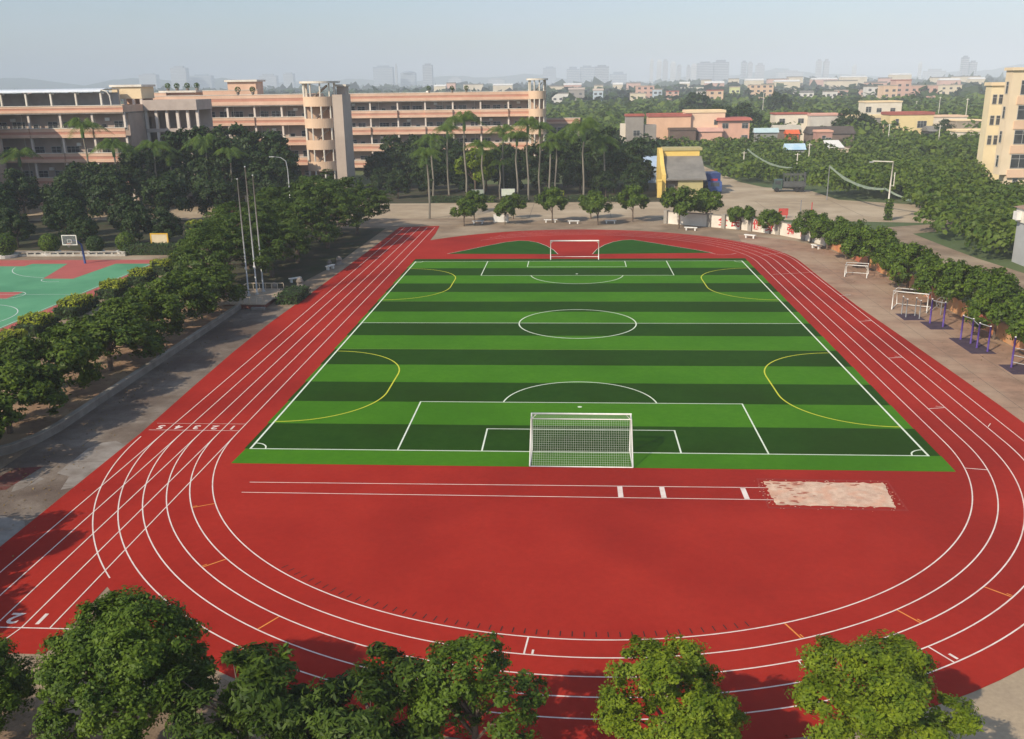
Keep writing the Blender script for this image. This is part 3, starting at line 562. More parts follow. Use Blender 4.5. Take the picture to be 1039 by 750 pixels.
# ------------------------------------------------------------------ goals
def goal(name, label, x, y, face, w=6.06, h=2.43, d=2.65, top=.8, r=.055, net=True, grp=None, rz=0, m=WHITE, cell=.135):
    """face=+1: mouth towards +Y, net hanging towards -Y"""
    t = thing(name, label, 'goal', (x,y,0.034), rz, grp); s = -face; b = .035
    for sx in (-1,1): MB().tube([(sx*w/2,0,0),(sx*w/2,0,h)], r, 10).build('post', m, t, smooth=True)
    MB().tube([(-w/2-r,0,h),(w/2+r,0,h)], r, 10).build('crossbar', m, t, smooth=True)
    f = MB().tube([(-w/2,s*top,h-.05),(w/2,s*top,h-.05)], b, 8).tube([(-w/2-.03,s*d,.05),(w/2+.03,s*d,.05)], b, 8)
    for sx in (-1,1):
        X = sx*w/2; f.tube([(X,0,h),(X,s*top,h-.05)], b, 8).tube([(X,s*top,h-.05),(X+sx*.03,s*d,.05)], b, 8).tube([(X,0,.04),(X,s*d,.05)], b, 8)
        f.tube([(X,s*.02,h-.35),(X-sx*.3,s*.02,h-.02)], b*.7, 6)
    f.build('back_frame', m, t, smooth=True)
    if net:
        n = MB(); k = .0055
        for i in range(1,int(w/cell)):
            X = -w/2+i*cell; n.tube([(X,s*top,h-.05),(X,s*(top+d)/2,h*.47),(X,s*d,.05)], k, 3, cap=False)
        nz = int(2.9/cell)
        for j in range(nz):
            q = j/nz; n.tube([(-w/2,s*(top+(d-top)*q),h-.05-(h-.1)*q),(w/2,s*(top+(d-top)*q),h-.05-(h-.1)*q)], k, 3, cap=False)
        for j in range(1,4): n.tube([(-w/2,s*top*j/4,h-.02),(w/2,s*top*j/4,h-.02)], k, 3, cap=False)
        for sx in (-1,1):
            for j in range(1,14):
                zz = h*j/14; yb = d-(d-top)*zz/h; n.tube([(sx*w/2,0,zz),(sx*w/2,s*yb,zz)], k, 3, cap=False)
            for j in range(1,12):
                yy = d*j/12; zt_ = h if yy < top else h*(d-yy)/(d-top); n.tube([(sx*w/2,s*yy,.05),(sx*w/2,s*yy,zt_)], k, 3, cap=False)
        n.build('net', mat('net_cord', (.55,.56,.52), (.45,.46,.42), 2, .9), t)
    return t
goal('football_goal','white football goal with net at the near end of the pitch, seen from behind',-.05,-2.2,1)
goal('football_goal','white football goal at the far end of the pitch, standing before the red apron',-.3,63.4,-1,w=6.2,d=1.9,net=False)
# two small goals parked beside the right straight
for x,y,l,rz,w_ in ((32.4,35.0,'white small-sided goal parked beside the fitness bars on the right, nearer one',-.5,3.2),(32.0,51.6,'white small-sided goal parked under the right hand trees, farther one',-.35,2.4)):
    goal('training_goal',l,x,y,-1,w=w_,h=1.85 if y<40 else 1.4,d=2.6,top=1.9,r=.05,net=False,grp='small goals parked on the right',rz=rz)

# ------------------------------------------------------------------ fitness corner on the right
def rubber_mat(x, y, sx, sy, rz, label):
    tag(MB().prism([(-sx/2,-sy/2),(sx/2,-sy/2),(sx/2,sy/2),(-sx/2,sy/2)],0,.03,top=[(-sx/2+.03,-sy/2+.03),(sx/2-.03,-sy/2+.03),(sx/2-.03,sy/2-.03),(-sx/2+.03,sy/2-.03)]).build('rubber_mat', MATM, None, (x,y,.008), rz), label, 'rubber mat', 'dark rubber mats on the right')
rubber_mat(31.75,32.7,2.0,2.6,0,'dark rubber mat under the grey bars, farthest of the four')
rubber_mat(33.0,29.4,2.1,2.9,0,'dark purple rubber mat under the high bar')
rubber_mat(33.4,22.5,2.0,5.0,0,'long dark rubber mat under the purple parallel bars')
rubber_mat(34.2,15.6,2.0,2.6,0,'dark rubber mat at the right edge of the picture under the purple frame')
def posts(mb_t, P, h, m, r=.06):
    for x,y in P:
        MB().tube([(x,y,0),(x,y,h)], r, 10).build('post', m, mb_t, smooth=True)
        MB().lathe([(0,.075),(.06,.055),(.075,0),(0,0)],10,(x,y,h)).build('cap', WHITE, mb_t)
G = 'outdoor fitness equipment on the right'
t = thing('pull_up_bar','grey double bar frame on the farthest rubber mat','fitness bars',(31.75,32.7,.04),0,G)
posts(t,[(-.5,1.0),(-.5,-.2),(.55,.4),(.55,-.8)],1.75,GREYP,.05); MB().tube([(-.5,1.0,1.7),(-.5,-.2,1.7)],.03,8).build('bar', GREYP, t); MB().tube([(.55,.4,1.7),(.55,-.8,1.7)],.03,8).build('bar', GREYP, t)
t = thing('high_bar','purple high bar with two posts on a dark mat','high bar',(33.0,29.4,.04),0,G)
posts(t,[(-.35,.75),(.35,-.55)],2.3,PURPLE,.08); MB().tube([(-.35,.75,2.2),(.35,-.55,2.2)],.03,8).build('bar', STEEL, t); MB().tube([(-.35,.75,1.2),(.0,.1,2.0)],.02,6).build('brace', STEEL, t)
t = thing('parallel_bars','purple parallel bars with four posts on the long mat','parallel bars',(33.4,22.5,.04),0,G)
posts(t,[(-.2,1.9),(.15,.65),(.1,-.75),(.5,-1.9)],2.15,PURPLE,.075)
MB().tube([(-.2,1.9,2.12),(.15,.65,2.12)],.035,8).build('bar', STEEL, t); MB().tube([(.1,-.75,2.12),(.5,-1.9,2.12)],.035,8).build('bar', STEEL, t); MB().tube([(.15,.65,2.05),(.1,-.75,1.9)],.025,8).build('bar', STEEL, t)
t = thing('climbing_frame','purple ladder frame with two posts at the right edge','fitness frame',(34.2,15.6,.04),0,G)
posts(t,[(-.35,.5),(.35,-.35)],2.45,PURPLE,.075)
for zz in (.45,1.0,1.6): MB().tube([(-.35,.5,zz),(.35,-.35,zz)],.025,8).build('rung', STEEL, t)
for i,(x,y,w,rz) in enumerate(((34.9,33.6,.9,.1),(35.2,26.8,.8,.2))):
    t = thing('exercise_wheel',('grey round exercise wheel under the trees behind the high bar' if i==0 else 'purple twist wheel on a post under the trees beside the parallel bars'),'exercise wheel',(x,y,0),rz,G)
    m = GREYP if i == 0 else PURPLE; MB().tube([(0,0,0),(0,0,1.5)],.05,8).build('post', m, t)
    MB().tube([(w*.6*cos(a),.06,1.2+w*.6*sin(a)) for a in np.linspace(0,2*pi,25)],.03,6).tube([(-w*.6,.06,1.2),(w*.6,.06,1.2)],.02,6).build('wheel', m, t)

# ------------------------------------------------------------------ benches
def bench(label, x, y, rz, L_=2.2):
    t = thing('stone_bench', label, 'bench', (x,y,.004), rz, 'white stone benches round the track')
    MB().box(-L_/2,L_/2,-.22,.22,.40,.52).build('seat', WHITE, t)
    for sx in (-1,1): MB().prism([(sx*L_*.34-.1,-.16),(sx*L_*.34+.1,-.16),(sx*L_*.34+.1,.16),(sx*L_*.34-.1,.16)],0,.4).build('leg', WHITE, t)
    return t
for l,x,y,rz,L_ in (('pale stone bench at the far end, leftmost, by the leaning palm trunk',-16.1,96.4,0,2),('pale stone bench at the far end, behind the far goal to its left',-4.2,97.6,0,2.2),
    ('pale stone bench at the far end, directly behind the far goal',-.4,96.0,0,1.9),('pale stone bench at the far end, right of the far goal',5.6,96.2,0,1.9),
    ('clean white bench on the outside of the far bend, before the gateway',17.6,88.2,-.35,2.0),('white bench by the wall pillar with red writing',25.2,80.5,-.6,1.7),
    ('white bench under the trees where the wall turns',32.4,71.4,-1.1,1.7)): bench(l,x,y,rz,L_)
for i,(x,y,rz) in enumerate(((-32.3,39.0,.9),(-31.0,41.0,.5),(-33.1,49.5,.8),(-30.9,57.3,1.2))):
    t = bench(['pale low stone seat at the track edge by the flagpole hedge','pale stone seat in tree shade, second from the flagpole hedge','pale stone seat deep under the feathery trees','farthest pale stone seat under the feathery trees on the left'][i],x,y,rz,1.5)
def person_statue(x, y, s, label):
    t = thing('carved_stone', label, 'carved stone', (x,y,0), random.uniform(0,6), 'pale carved stones under the feathery trees', s)
    g = np.random.default_rng(int(abs(y)*7)); prof = [(0,0),(.42,0),(.46,.15),(.36,.5),(.44,.75),(.3,1.05),(.12,1.2),(0,1.22)]
    mb = MB().lathe(prof,11); mb.v = [(x_*(1+g.normal(0,.07)),y_*(1+g.normal(0,.07)),z_) for x_,y_,z_ in mb.v]; mb.build('stone', CONCL, t); MB().box(-.5,.5,-.5,.5,0,.14).build('plinth', CONCL, t)
person_statue(-31.6,46.3,1.0,'pale carved stone on a plinth under the feathery trees, nearest to the track'); person_statue(-33.9,44.2,.9,'pale carved stone on a plinth behind the flagpole hedge')
person_statue(-30.6,60.6,.9,'pale carved stone far under the feathery trees'); person_statue(-31.4,58.9,.75,'small pale carved stone beside the far stone seat')

# ------------------------------------------------------------------ flagpoles on their platform
t = thing('flag_platform','low stepped platform with pale railing carrying the three flagpoles','platform',(0,0,0))
MB().box(-36.6,-32.4,35.9,43.2,0,.45).build('base', mat('platform_render', (.26,.10,.075), (.19,.08,.06), .8, .9), t)
MB().box(-36.8,-32.2,35.7,43.4,.452,.54).build('coping', mat('platform_coping', (.42,.33,.24), (.33,.26,.19), .8, .9), t); MB().box(-33.6,-32.2,35.2,35.7,.0,.25).build('step', CONCL, t)
rl = MB()
for a,b,n in (((-36.6,35.9),(-32.5,35.9),6),((-36.6,35.9),(-36.6,43.1),9),((-36.6,43.1),(-32.5,43.1),6)):
    rl.tube([(*a,1.2),(*b,1.2)],.05,6)
    for i in range(n+1): f = i/n; rl.tube([(a[0]+(b[0]-a[0])*f,a[1]+(b[1]-a[1])*f,.54),(a[0]+(b[0]-a[0])*f,a[1]+(b[1]-a[1])*f,1.2)],.04,6)
rl.build('railing', mat('railing_cream', (.55,.47,.36), (.45,.38,.29), 1, .8), t)
for l,x,y,h in (('bare steel flagpole, left and shortest of the three',-35.3,39.7,12.3),('bare steel flagpole, middle and tallest of the three',-34.55,40.2,13.5),('bare steel flagpole, right one of the three',-34.3,41.6,12.5)):
    t = thing('flagpole',l,'flagpole',(x,y,.54),0,'flagpoles by the left straight')
    MB().tube([(0,0,.15),(0,0,h*.45),(0,0,h)],[.09,.075,.05],10).build('pole', STEEL, t, smooth=True); MB().lathe([(0,.12),(.07,.09),(.09,0),(0,0)],10,(0,0,h)).build('finial', STEEL, t)
    MB().lathe([(.2,0),(.2,.12),(.11,.2),(.1,.3)],12).build('base', STEEL, t); MB().box(-.12,.12,-.13,-.05,2.9,3.15).build('cleat', WHITE, t)

# ------------------------------------------------------------------ boundary walls on the right
wp = [(14.6,95.8),(16.7,94.6),(20.95,91.8),(25.1,89.0),(30.2,83.3),(32.6,79.0),(34.2,73.6)]
t = thing('painted_wall','white boundary wall with big red characters round the far right corner','wall')
wallpath(MB(), wp, .2, 0, 1.9).build('wall', WALLW, t); wallpath(MB(), wp, .34, 1.902, 2.02).build('coping', ROOFG, t)
for x,y in ((14.6,95.8),(20.95,91.8),(23.0,90.4),(26.5,87.3),(29.9,83.6),(32.6,79.0)):
    a = math.atan2(-5.5,5); MB().box(-.34,.34,-.34,.34,0,2.15,rz=a).build('pillar', mat('pillar_grey', (.34,.31,.27), (.26,.24,.21), 1, .9), t, (x,y,0))
# one metre red characters painted between the pillars
def along(d):
    P = np.array(wp); s = np.r_[0,np.cumsum(np.linalg.norm(np.diff(P,axis=0),axis=1))]; x = np.interp(d,s,P[:,0]); y = np.interp(d,s,P[:,1]); i = min(len(P)-2, int(np.searchsorted(s,d)-1)); T = P[i+1]-P[i]; return x, y, math.atan2(T[1],T[0])
for c,d in zip('全民健身强体',(9.8,11.9,15.9,18.2,22.3,25.0)):
    x,y,a = along(d); me = text_mesh(c,1.6,'character',.035); o = link('character', me, REDP, t, (x+.115*sin(a), y-.115*cos(a), .98)); o.rotation_euler = (R(90),0,a)
wp2 = [(34.3,73.2),(35.4,60),(36.3,48),(36.6,36),(36.7,26),(37.1,14),(37.4,2),(37.6,-12)]
t = thing('mural_wall','low orange mural wall behind the right hand row of trees','wall')
wallpath(MB(), wp2, .22, 0, 1.45).build('wall', ORANGEW, t); wallpath(MB(), wp2, .3, 1.452, 1.54).build('coping', mat('mural_coping', (.5,.3,.2), (.4,.25,.17), 1, .9), t)

# ------------------------------------------------------------------ boards and signs
def board(label, x, y, w, h, z0, m, fm, rz=0, name='notice_board', th=.08, legs=True, frame=.07):
    t = thing(name, label, 'board', (x,y,0), rz)
    MB().box(-w/2,w/2,-th/2,th/2,z0,z0+h).build('panel', m, t)
    f = MB()
    for a in ((-w/2-frame,w/2+frame,z0+h,z0+h+frame),(-w/2-frame,w/2+frame,z0-frame,z0),(-w/2-frame,-w/2,z0,z0+h),(w/2,w/2+frame,z0,z0+h)): f.box(a[0],a[1],-th*.8,th*.8,a[2],a[3])
    f.build('frame', fm, t)
    if legs:
        for sx in (-1,1): MB().box(sx*w*.42-.04,sx*w*.42+.04,-.04,.04,0,z0-frame).build('leg', fm, t)
    return t
board('white double panel board under the small tree at the far end',-12.4,97.8,2.4,1.2,.12,WHITE,WALLW)
board('pale green notice board on posts across the far road',-13.2,127.6,2.6,1.35,1.0,mat('pale_green_board',(.62,.66,.55),(.5,.55,.45),1,.7),GREYP)
board('grey notice board on posts left of the pale green board across the road',-19.2,127.8,2.3,1.2,1.0,mat('grey_board',(.30,.34,.27),(.24,.28,.22),1,.7),GREYP)
board('yellow framed notice board behind the long hedge by the court',-58.8,71.2,2.2,1.35,1.0,mat('cream_board',(.72,.60,.40),(.6,.48,.3),1,.7),mat('yellow_frame',(.75,.45,.04),(.65,.38,.03),1,.6),frame=.16,rz=.05)
board('red framed board hanging beyond the white wall with red characters',34.4,101.5,1.4,1.0,.5,mat('red_board',(.55,.09,.07),(.45,.07,.06),1,.6),REDP)
for x,h,l in ((39,2.5,'thin red post right of the red framed board'),(37.2,2.9,'thin grey post between the red board and the red post')): tag(MB().tube([(0,0,0),(0,0,h)],.07,8).lathe([(.07,0),(.1,.03),(0,.06)],8,(0,0,h)).build('boundary_post', REDP if 'red post right' in l else GREYP, None, (x,101.5,0)), l, 'post')
board('small white sign before the round stair tower',-62.6,121.0,1.9,1.2,.9,WHITE,STEEL)
t = thing('brick_kiosk','small orange-red kiosk in the garden shade left of the flagpoles','kiosk',(-61.8,107.5,0),.1)
MB().box(-1.1,1.1,-.9,.9,0,2.0).build('wall', mat('kiosk_red',(.50,.17,.10),(.42,.14,.08),1,.85), t); MB().prism([(-1.35,-1.15),(1.35,-1.15),(1.35,1.15),(-1.35,1.15)],2.002,2.5,top=[(-.4,-.2),(.4,-.2),(.4,.2),(-.4,.2)]).build('roof', mat('kiosk_roof',(.56,.22,.14),(.46,.18,.11),1,.85), t); MB().box(-.35,.35,-.93,-.902,.05,1.6).build('door', DARK, t)
# low white wall behind the court
t = thing('garden_wall','low white balustrade wall running behind the basketball court','wall')
BW = mat('weathered_white', (.50,.47,.41), (.36,.33,.29), 1.2, .9)
MB().box(-96,-62,67.0,67.3,0,.28).build('wall', BW, t); MB().box(-96,-62,66.95,67.35,.56,.64).build('rail', BW, t)
bm_ = MB(); [bm_.box(-95.9+i*1.1,-95.65+i*1.1,67.03,67.27,.282,.558) for i in range(31)]; bm_.build('balusters', BW, t)

# ------------------------------------------------------------------ basketball hoop
t = thing('basketball_hoop','basketball hoop with clear white-framed backboard on a leaning blue post','basketball hoop',(-65.0,61.6,.016))
MB().tube([(.1,0,0),(.05,0,1.5),(-.02,-.05,2.5),(-.35,-.45,3.1),(-.85,-1.0,3.2)],[.15,.14,.12,.09,.07],10).build('post', BLUEP, t, smooth=True)
f = MB(); bx = -.95
for a in ((-1.0,1.0,2.62,2.72),(-1.0,1.0,3.84,3.94),(-1.0,-.9,2.72,3.84),(.9,1.0,2.72,3.84),(-.3,.3,2.9,2.93),(-.3,.3,3.3,3.33),(-.3,-.27,2.93,3.3),(.27,.3,2.93,3.3)): f.box(bx+a[0],bx+a[1],-1.14,-1.08,a[2],a[3])
f.build('backboard_frame', WHITE, t); gm = bpy.data.materials.new('clear_board'); gm.use_nodes = True; gb = gm.node_tree.nodes['Principled BSDF']; gb.inputs['Base Color'].default_value = (.8,.85,.88,1); gb.inputs['Roughness'].default_value = .1; gb.inputs['Alpha'].default_value = .08
MB().box(bx-.9,bx+.9,-1.12,-1.10,2.72,3.84).build('backboard', gm, t)
MB().tube([(bx+.23*cos(a),-1.45+.23*sin(a),2.85) for a in np.linspace(0,2*pi,19)],.015,6).build('ring', mat('hoop_orange',(.65,.16,.03),(.55,.13,.03),1,.5), t)
nb_ = MB(); [nb_.tube([(bx+.22*cos(a),-1.45+.22*sin(a),2.85),(bx+.12*cos(a+.5),-1.45+.12*sin(a+.5),2.42)],.006,3,cap=False) for a in np.linspace(0,2*pi,13)[:-1]]; nb_.build('net', WHITE, t)

# ------------------------------------------------------------------ lamps, poles and nets on the right
t = thing('street_lamp','white street lamp with a long level arm over the back road','street lamp',(50.3,98.4,0))
MB().tube([(0,0,0),(0,0,4.5),(.1,0,9.3)],[.16,.13,.1],10).build('pole', WALLW, t, smooth=True); MB().tube([(.1,0,9.25),(-1.4,.2,9.3),(-3.0,.4,9.35)],.09,8).build('arm', WALLW, t); MB().box(-3.5,-2.9,.25,.55,9.1,9.3).build('lamp_head', STEEL, t); MB().tube([(.5,-.1,5.4),(.5,-.1,7.6)],.07,8).tube([(0,0,5.5),(.5,-.1,5.5)],.04,6).build('banner_bracket', WALLW, t)
t = thing('ivy_bush','green climber growing up the foot of the white street lamp','climber',(50.4,98.2,0)); link('foliage', hedge_mesh('foliage',771,1.0,1.0,3.4,.3,420), LEAF_M, t); link('stems', core(.9,.9,3.2), STEM, t)
t = thing('lamp_post','curved grey lamp rising out of the dark grove behind the flagpoles','street lamp',(-50.5,107,0))
MB().tube([(0,0,0),(0,0,8.2),(-.2,0,9.6),(-1.0,0,10.2),(-2.4,0,10.4)],[.1,.08,.07,.06,.05],8).build('pole', STEEL, t, smooth=True); MB().box(-3.1,-2.2,-.15,.15,10.3,10.45).build('lamp_head', STEEL, t)
NET = mat('green_shade_net', (.15,.20,.15), (.22,.26,.20), 1.2, .9)
def pole(x, y, h, label, m=GREYP, r=.08, arm=0):
    t = thing('utility_pole', label, 'pole', (x,y,0)); MB().tube([(0,0,0),(0,0,h)],[r*1.2,r*.8],8).build('pole', m, t)
    MB().box(-max(arm,.12),max(arm,.12),-.05,.05,h-.42,h-.3).build('crossarm', m, t); return t
def drape(label, a, b, sag, hgt, n=16):
    a = np.array(a,float); b = np.array(b,float); f = np.linspace(0,1,n+1); P = a+(b-a)*f[:,None]; P[:,2] -= sag*4*f*(1-f)
    T = unit(np.array([b[0]-a[0],b[1]-a[1],0])); Nn = np.array([-T[1],T[0],0])*.06
    h_ = hgt*(.6+.4*np.sin(f*pi)**.5); vs = []
    for i in range(n+1):
        j = rng.normal(0,.06); vs += [P[i]+Nn, P[i]-Nn+[0,0,0], P[i]-Nn*3-[0,0,h_[i]+j], P[i]+Nn*3-[0,0,h_[i]+j]]
    fs = [(4*i+k,4*i+(k+1)%4,4*i+4+(k+1)%4,4*i+4+k) for i in range(n) for k in range(4)]
    tag(MB().add(vs, fs+[(3,2,1,0),(4*n,4*n+1,4*n+2,4*n+3)]).build('shade_net', NET), label, 'net', 'green shade nets sagging over the orchard edge')
pole(47.8,125.8,6.5,'thin grey pole where the sagging green net starts by the back road')
drape('green net sagging from the thin grey pole to the white street lamp',(47.9,125.7,6.4),(52.6,108,4.1),1.1,.38)
drape('short green net falling into the trees just right of the street lamp',(52.6,108,4.2),(58,105,2.0),.3,.35)
drape('green net strip lying over the trees at right, left of the grey corner building',(60.5,100,2.6),(66.5,97,2.5),.5,.3)
drape('green net strip ending at the cream apartment block',(68.5,97,2.8),(76.5,97,3.2),.4,.3)
drape('green net running back beside the parked grey lorry',(40.8,172,6.6),(45.6,146.5,4.4),1.0,.35)
# ------------------------------------------------------------------ school wings
def window_mesh(w, h, n=2):
    mb = MB(); mb.box(-w/2,w/2,-.03,.02,0,h,0)
    mb.box(-w/2-.07,w/2+.07,-.07,-.031,-.07,0,1); mb.box(-w/2-.07,w/2+.07,-.07,-.031,h,h+.07,1); mb.box(-w/2-.07,-w/2,-.07,-.031,0,h,1); mb.box(w/2,w/2+.07,-.07,-.031,0,h,1)
    for i in range(1,n): x = -w/2+w*i/n; mb.box(x-.03,x+.03,-.06,-.031,0,h,1)
    mb.box(-w/2,w/2,-.06,-.0315,h*.68,h*.68+.05,1); return mb.mesh('window')
WIN_A, WIN_B, DOOR = window_mesh(1.9,1.55), window_mesh(2.5,1.55,3), window_mesh(1.05,2.15,1)
def stripe_panel(mb, x0, x1, y0, y1, z0, z1):
    """balcony parapet: peach with a set-back pink stripe and pale lips"""
    h = z1-z0; mb.box(x0,x1,y0,y1,z0,z0+h*.34,0); mb.box(x0+.002,x1-.002,y0+.06,y1-.001,z0+h*.34,z0+h*.62,1); mb.box(x0,x1,y0,y1,z0+h*.62,z1-.12,0); mb.box(x0-.04,x1+.04,y0-.07,y1+.03,z1-.12,z1,2)
def wing(name, label, x0, x1, y0, zr, floors, Hf, par, band, depth, seg, bay, cols=True, toppar=True, alt=.0):
    """a gallery-access school block; front at y0 facing -Y, roof edge zr. Floors counted down from the roof."""
    t = thing(name, label, 'school building', (0,0,0), 0, 'peach school blocks'); zb = -.2
    MB().box(x0,x1,y0+2.0,y0+depth,zb,zr-1.2).build('wall', PALE, t)
    r = MB(); r.box(x0-.1,x1+.1,y0-.3,y0+depth+.2,zr-par-.25,zr-par,0); r.build('roof_slab', CONCL, t)
    p = MB(); stripe_panel(p, x0-.15,x1+.15,y0-.35,y0-.05,zr-par+.002,zr)
    p.box(x1-.1,x1+.15,y0-.04,y0+depth,zr-par+.002,zr-.05,0).box(x0-.15,x0+.1,y0-.04,y0+depth,zr-par+.002,zr-.05,0).box(x0+.12,x1-.12,y0+depth-.25,y0+depth,zr-par+.002,zr-.05,0)
    p.build('parapet', [PEACH,PINK,WALLW], t)
    nwin = 0
    for k in range(1, floors+1):
        zt = zr-par-.25-k*Hf+ (Hf-(Hf-band))      # top of the balcony band of this floor
        zt = zr-par-(Hf-band)-(k-1)*Hf; zf = zt-band
        if zt < .6: break
        MB().box(x0,x1,y0,y0+2.0-.003,max(zf,-.1),zf+.22).build('gallery_floor', CONCL, t) if zf > -.05 else None
        b = MB(); n = max(1,int(round((x1-x0)/seg))); sw = (x1-x0)/n
        for i in range(n):
            o = -.55 if (i % 2 == k % 2) else 0
            a, c = x0+i*sw, x0+(i+1)*sw
            stripe_panel(b, a+.03, c-.03, y0-.18+o*alt, y0+.02, max(zf,0), zt)
        b.build('balcony_front', [PEACH,PINK,WALLW], t)
        zw = zf+.23+.95; nb = int((x1-x0)/bay)
        for i in range(nb):
            x = x0+(i+.5)*(x1-x0)/nb
            if nwin < 96:
                nwin += 1; link('window' if (i+k)%4 else 'door', (WIN_A if i%3 else WIN_B) if (i+k)%4 else DOOR, [GLASS,FRAME], t, (x,y0+1.97,zw+.2 if (i+k)%4 else zf+.24))
        if cols:
            cm = MB(); nc = max(1,int(round((x1-x0)/seg)))
            for i in range(nc+1): xx = x0+i*(x1-x0)/nc; cm.box(xx-.2,xx+.2,y0+.03,y0+.43,zt-.1,zt+Hf-band-.02)
            cm.build('gallery_columns', mat('column_paint', (.70,.62,.55), (.60,.52,.46), .5, .85), t)
    for k in range(1,6):      # rain pipes and air conditioners on the gallery fronts
        xx = x0+(x1-x0)*k/6+.7; MB().tube([(xx,y0+1.9,.2),(xx,y0+1.9,zr-par-.3)],.07,6).build('rain_pipe', WALLW, t)
    for k in range(7):
        xx = x0+(x1-x0)*(k+.35)/7; zz = zr-par-(Hf-band)-((k*2)%3)*Hf+.3
        MB().box(xx-.45,xx+.45,y0+1.5,y0+1.93,zz+.9,zz+1.5).build('air_conditioner', WHITE, t)
    return t
def penthouse(t, x0, x1, y0, y1, z0, z1, m=PEACH, ov=.5):
    p = MB().box(x0,x1,y0,y1,z0,z1).build('penthouse', m, t); MB().box(x0-ov,x1+ov,y0-ov,y1+ov,z1+.002,z1+.42).build('penthouse_roof', WALLW, p)
    return p
rw = wing('school_block','long peach school block on the right with striped galleries, between the two stair towers',-62,-10.2,198,20.25,5,4.3,2.1,2.0,12,7.4,2.9,alt=1.0)
pots = MB()
mw = wing('school_block','middle peach school block with roof penthouse, left of the round stair tower',-94.5,-58.2,151,20.6,5,4.3,2.25,1.8,13,6.05,3.0,alt=.6)
penthouse(mw,-77.2,-70.8,155,160,18.4,23.3); penthouse(mw,-91.5,-84.6,154,160,18.4,21.2,PEACH,.8)
s_ = MB(); stripe_panel(s_,-82.3,-70,153.2,153.6,18.4,21.6); stripe_panel(s_,-94.6,-90.5,152.8,153.2,18.4,21.3); s_.build('upper_parapet',[PEACH,PINK,WALLW],mw)
for x in (-91.5,-89.4,-87,-84.8,-73.5,-70.2):
    t = thing('roof_plant','round potted shrub on the roof of the middle school block, '+{-91.5:'leftmost of six',-89.4:'second of six',-87:'third of six',-84.8:'fourth of six',-73.5:'fifth of six',-70.2:'rightmost of six'}[x],'potted plant',(x,153.9,21.65 if x<-83 else 20.62),0,'potted plants on the school roof')
    if x > -83: t.location = (x,150.75,20.61)
    else: t.location = (x,156.5,21.63)
    MB().lathe([(0,0),(.3,0),(.4,.5),(0,.5)],10).build('pot', CONCL, t); g = np.random.default_rng(int(-x*9)); D = unit(g.normal(size=(170,3))); link('foliage', npmesh('foliage', leaves(D*.62+[0,0,1.05],D,.3,g),4), LEAF_D, t)
lw_ = wing('school_block','leftmost school block with a white metal roof canopy, cut by the picture edge',-132,-87.2,124.5,19.2,5,4.7,1.35,1.85,12,6.5,3.25,alt=.4)
wing('school_block','added block outside the view at far left, put there to shade the canopy block',-140,-108.6,104,22.5,5,4.5,1.4,1.9,14,6.5,3.25)  # unseen block added to throw shade across the canopy block's front
# white canopy on the leftmost block
cp = thing('roof_canopy','white metal barrel canopy with posts on top of the leftmost school block','canopy',(0,0,0))
n = 12; prof = [(125.0+8*(1-cos(pi*i/n))/2, 19.6+2.3*sin(pi*i/n)**.5 if 0 < i < n else 19.6) for i in range(n+1)]
CANM = mat('canopy_sheet', (.74,.77,.80), (.62,.66,.70), .6, .35, spec=.5)
c_ = MB(); vs = [(x,y,zz+dz) for dz in (0,-.1) for x in (-132,-91.3) for y,zz in ((124.6,21.75),(125.2,22.05),(127,22.25),(130,22.3),(133,22.1))]
fs = [(i,i+1,i+6,i+5) for i in range(4)]+[(10+i+5,10+i+6,10+i+1,10+i) for i in range(4)]+[(0,5,15,10),(4,14,19,9)]+[(i,10+i,11+i,i+1) for i in range(4)]+[(5+i,6+i,16+i,15+i) for i in range(4)]
c_.add(vs,fs).build('roof_sheet', CANM, cp)
for x in [-131.5+5.0*i for i in range(9)]:
    MB().box(x-.16,x+.16,124.9,125.25,19.2,21.9).box(x-.12,x+.5,125.3,125.5,21.2,21.5).build('post', WALLW, cp); MB().box(x-.12,x+.12,132.4,132.7,17.9,22.0).build('post', WALLW, cp)
MB().tube([(-91.3,125.0,22.0),(-90.2,125.0,21.7),(-89.7,125.0,20.9),(-89.6,125.0,19.2)],.13,8).build('end_hoop', WALLW, cp); MB().box(-131.4,-91.4,132.0,132.1,18.2,21.5).build('back_panel', mat('dull_panel', (.45,.47,.49), (.36,.38,.40), .7, .5), cp)
# open corridor with tall columns joining the two left blocks
oc = thing('open_corridor','shaded open corridor with tall grey columns joining the two left school blocks','corridor',(0,0,0)); cc = mat('corridor_render', (.50,.42,.37), (.40,.33,.29), .4, .85)
MB().box(-94.4,-87,141.4,150,-.1,17.3).build('back_wall', PALE, oc)
for k in range(5): MB().box(-87.1,-76,133.5 if k else 133,141.3,17.9-4.3*k,18.6-4.3*k+(1.3 if k==0 else 0)).build('floor_slab', cc, oc)
for x,y in ((-86.9,133.6),(-84.8,133.6),(-82.6,133.6),(-80.4,133.6),(-78.3,133.6),(-76.3,133.6)): MB().box(x-.27,x+.27,y-.03,y+.5,-.1,17.88).build('column', mat('column_paint',(.70,.62,.55)), oc)
MB().box(-93,-76.2,140.9,141.38,-.1,17.85).build('rear_wall', cc, oc)
penthouse(oc,-93.5,-87.5,134,140,20.2,22.5,CREAM,.35)
for x in (-93.2,-91.2,-89.4,-87.8): MB().box(x-.25,x+.25,134.1,134.6,17.4,20.18).build('column', mat('column_paint',(.70,.62,.55)), oc)
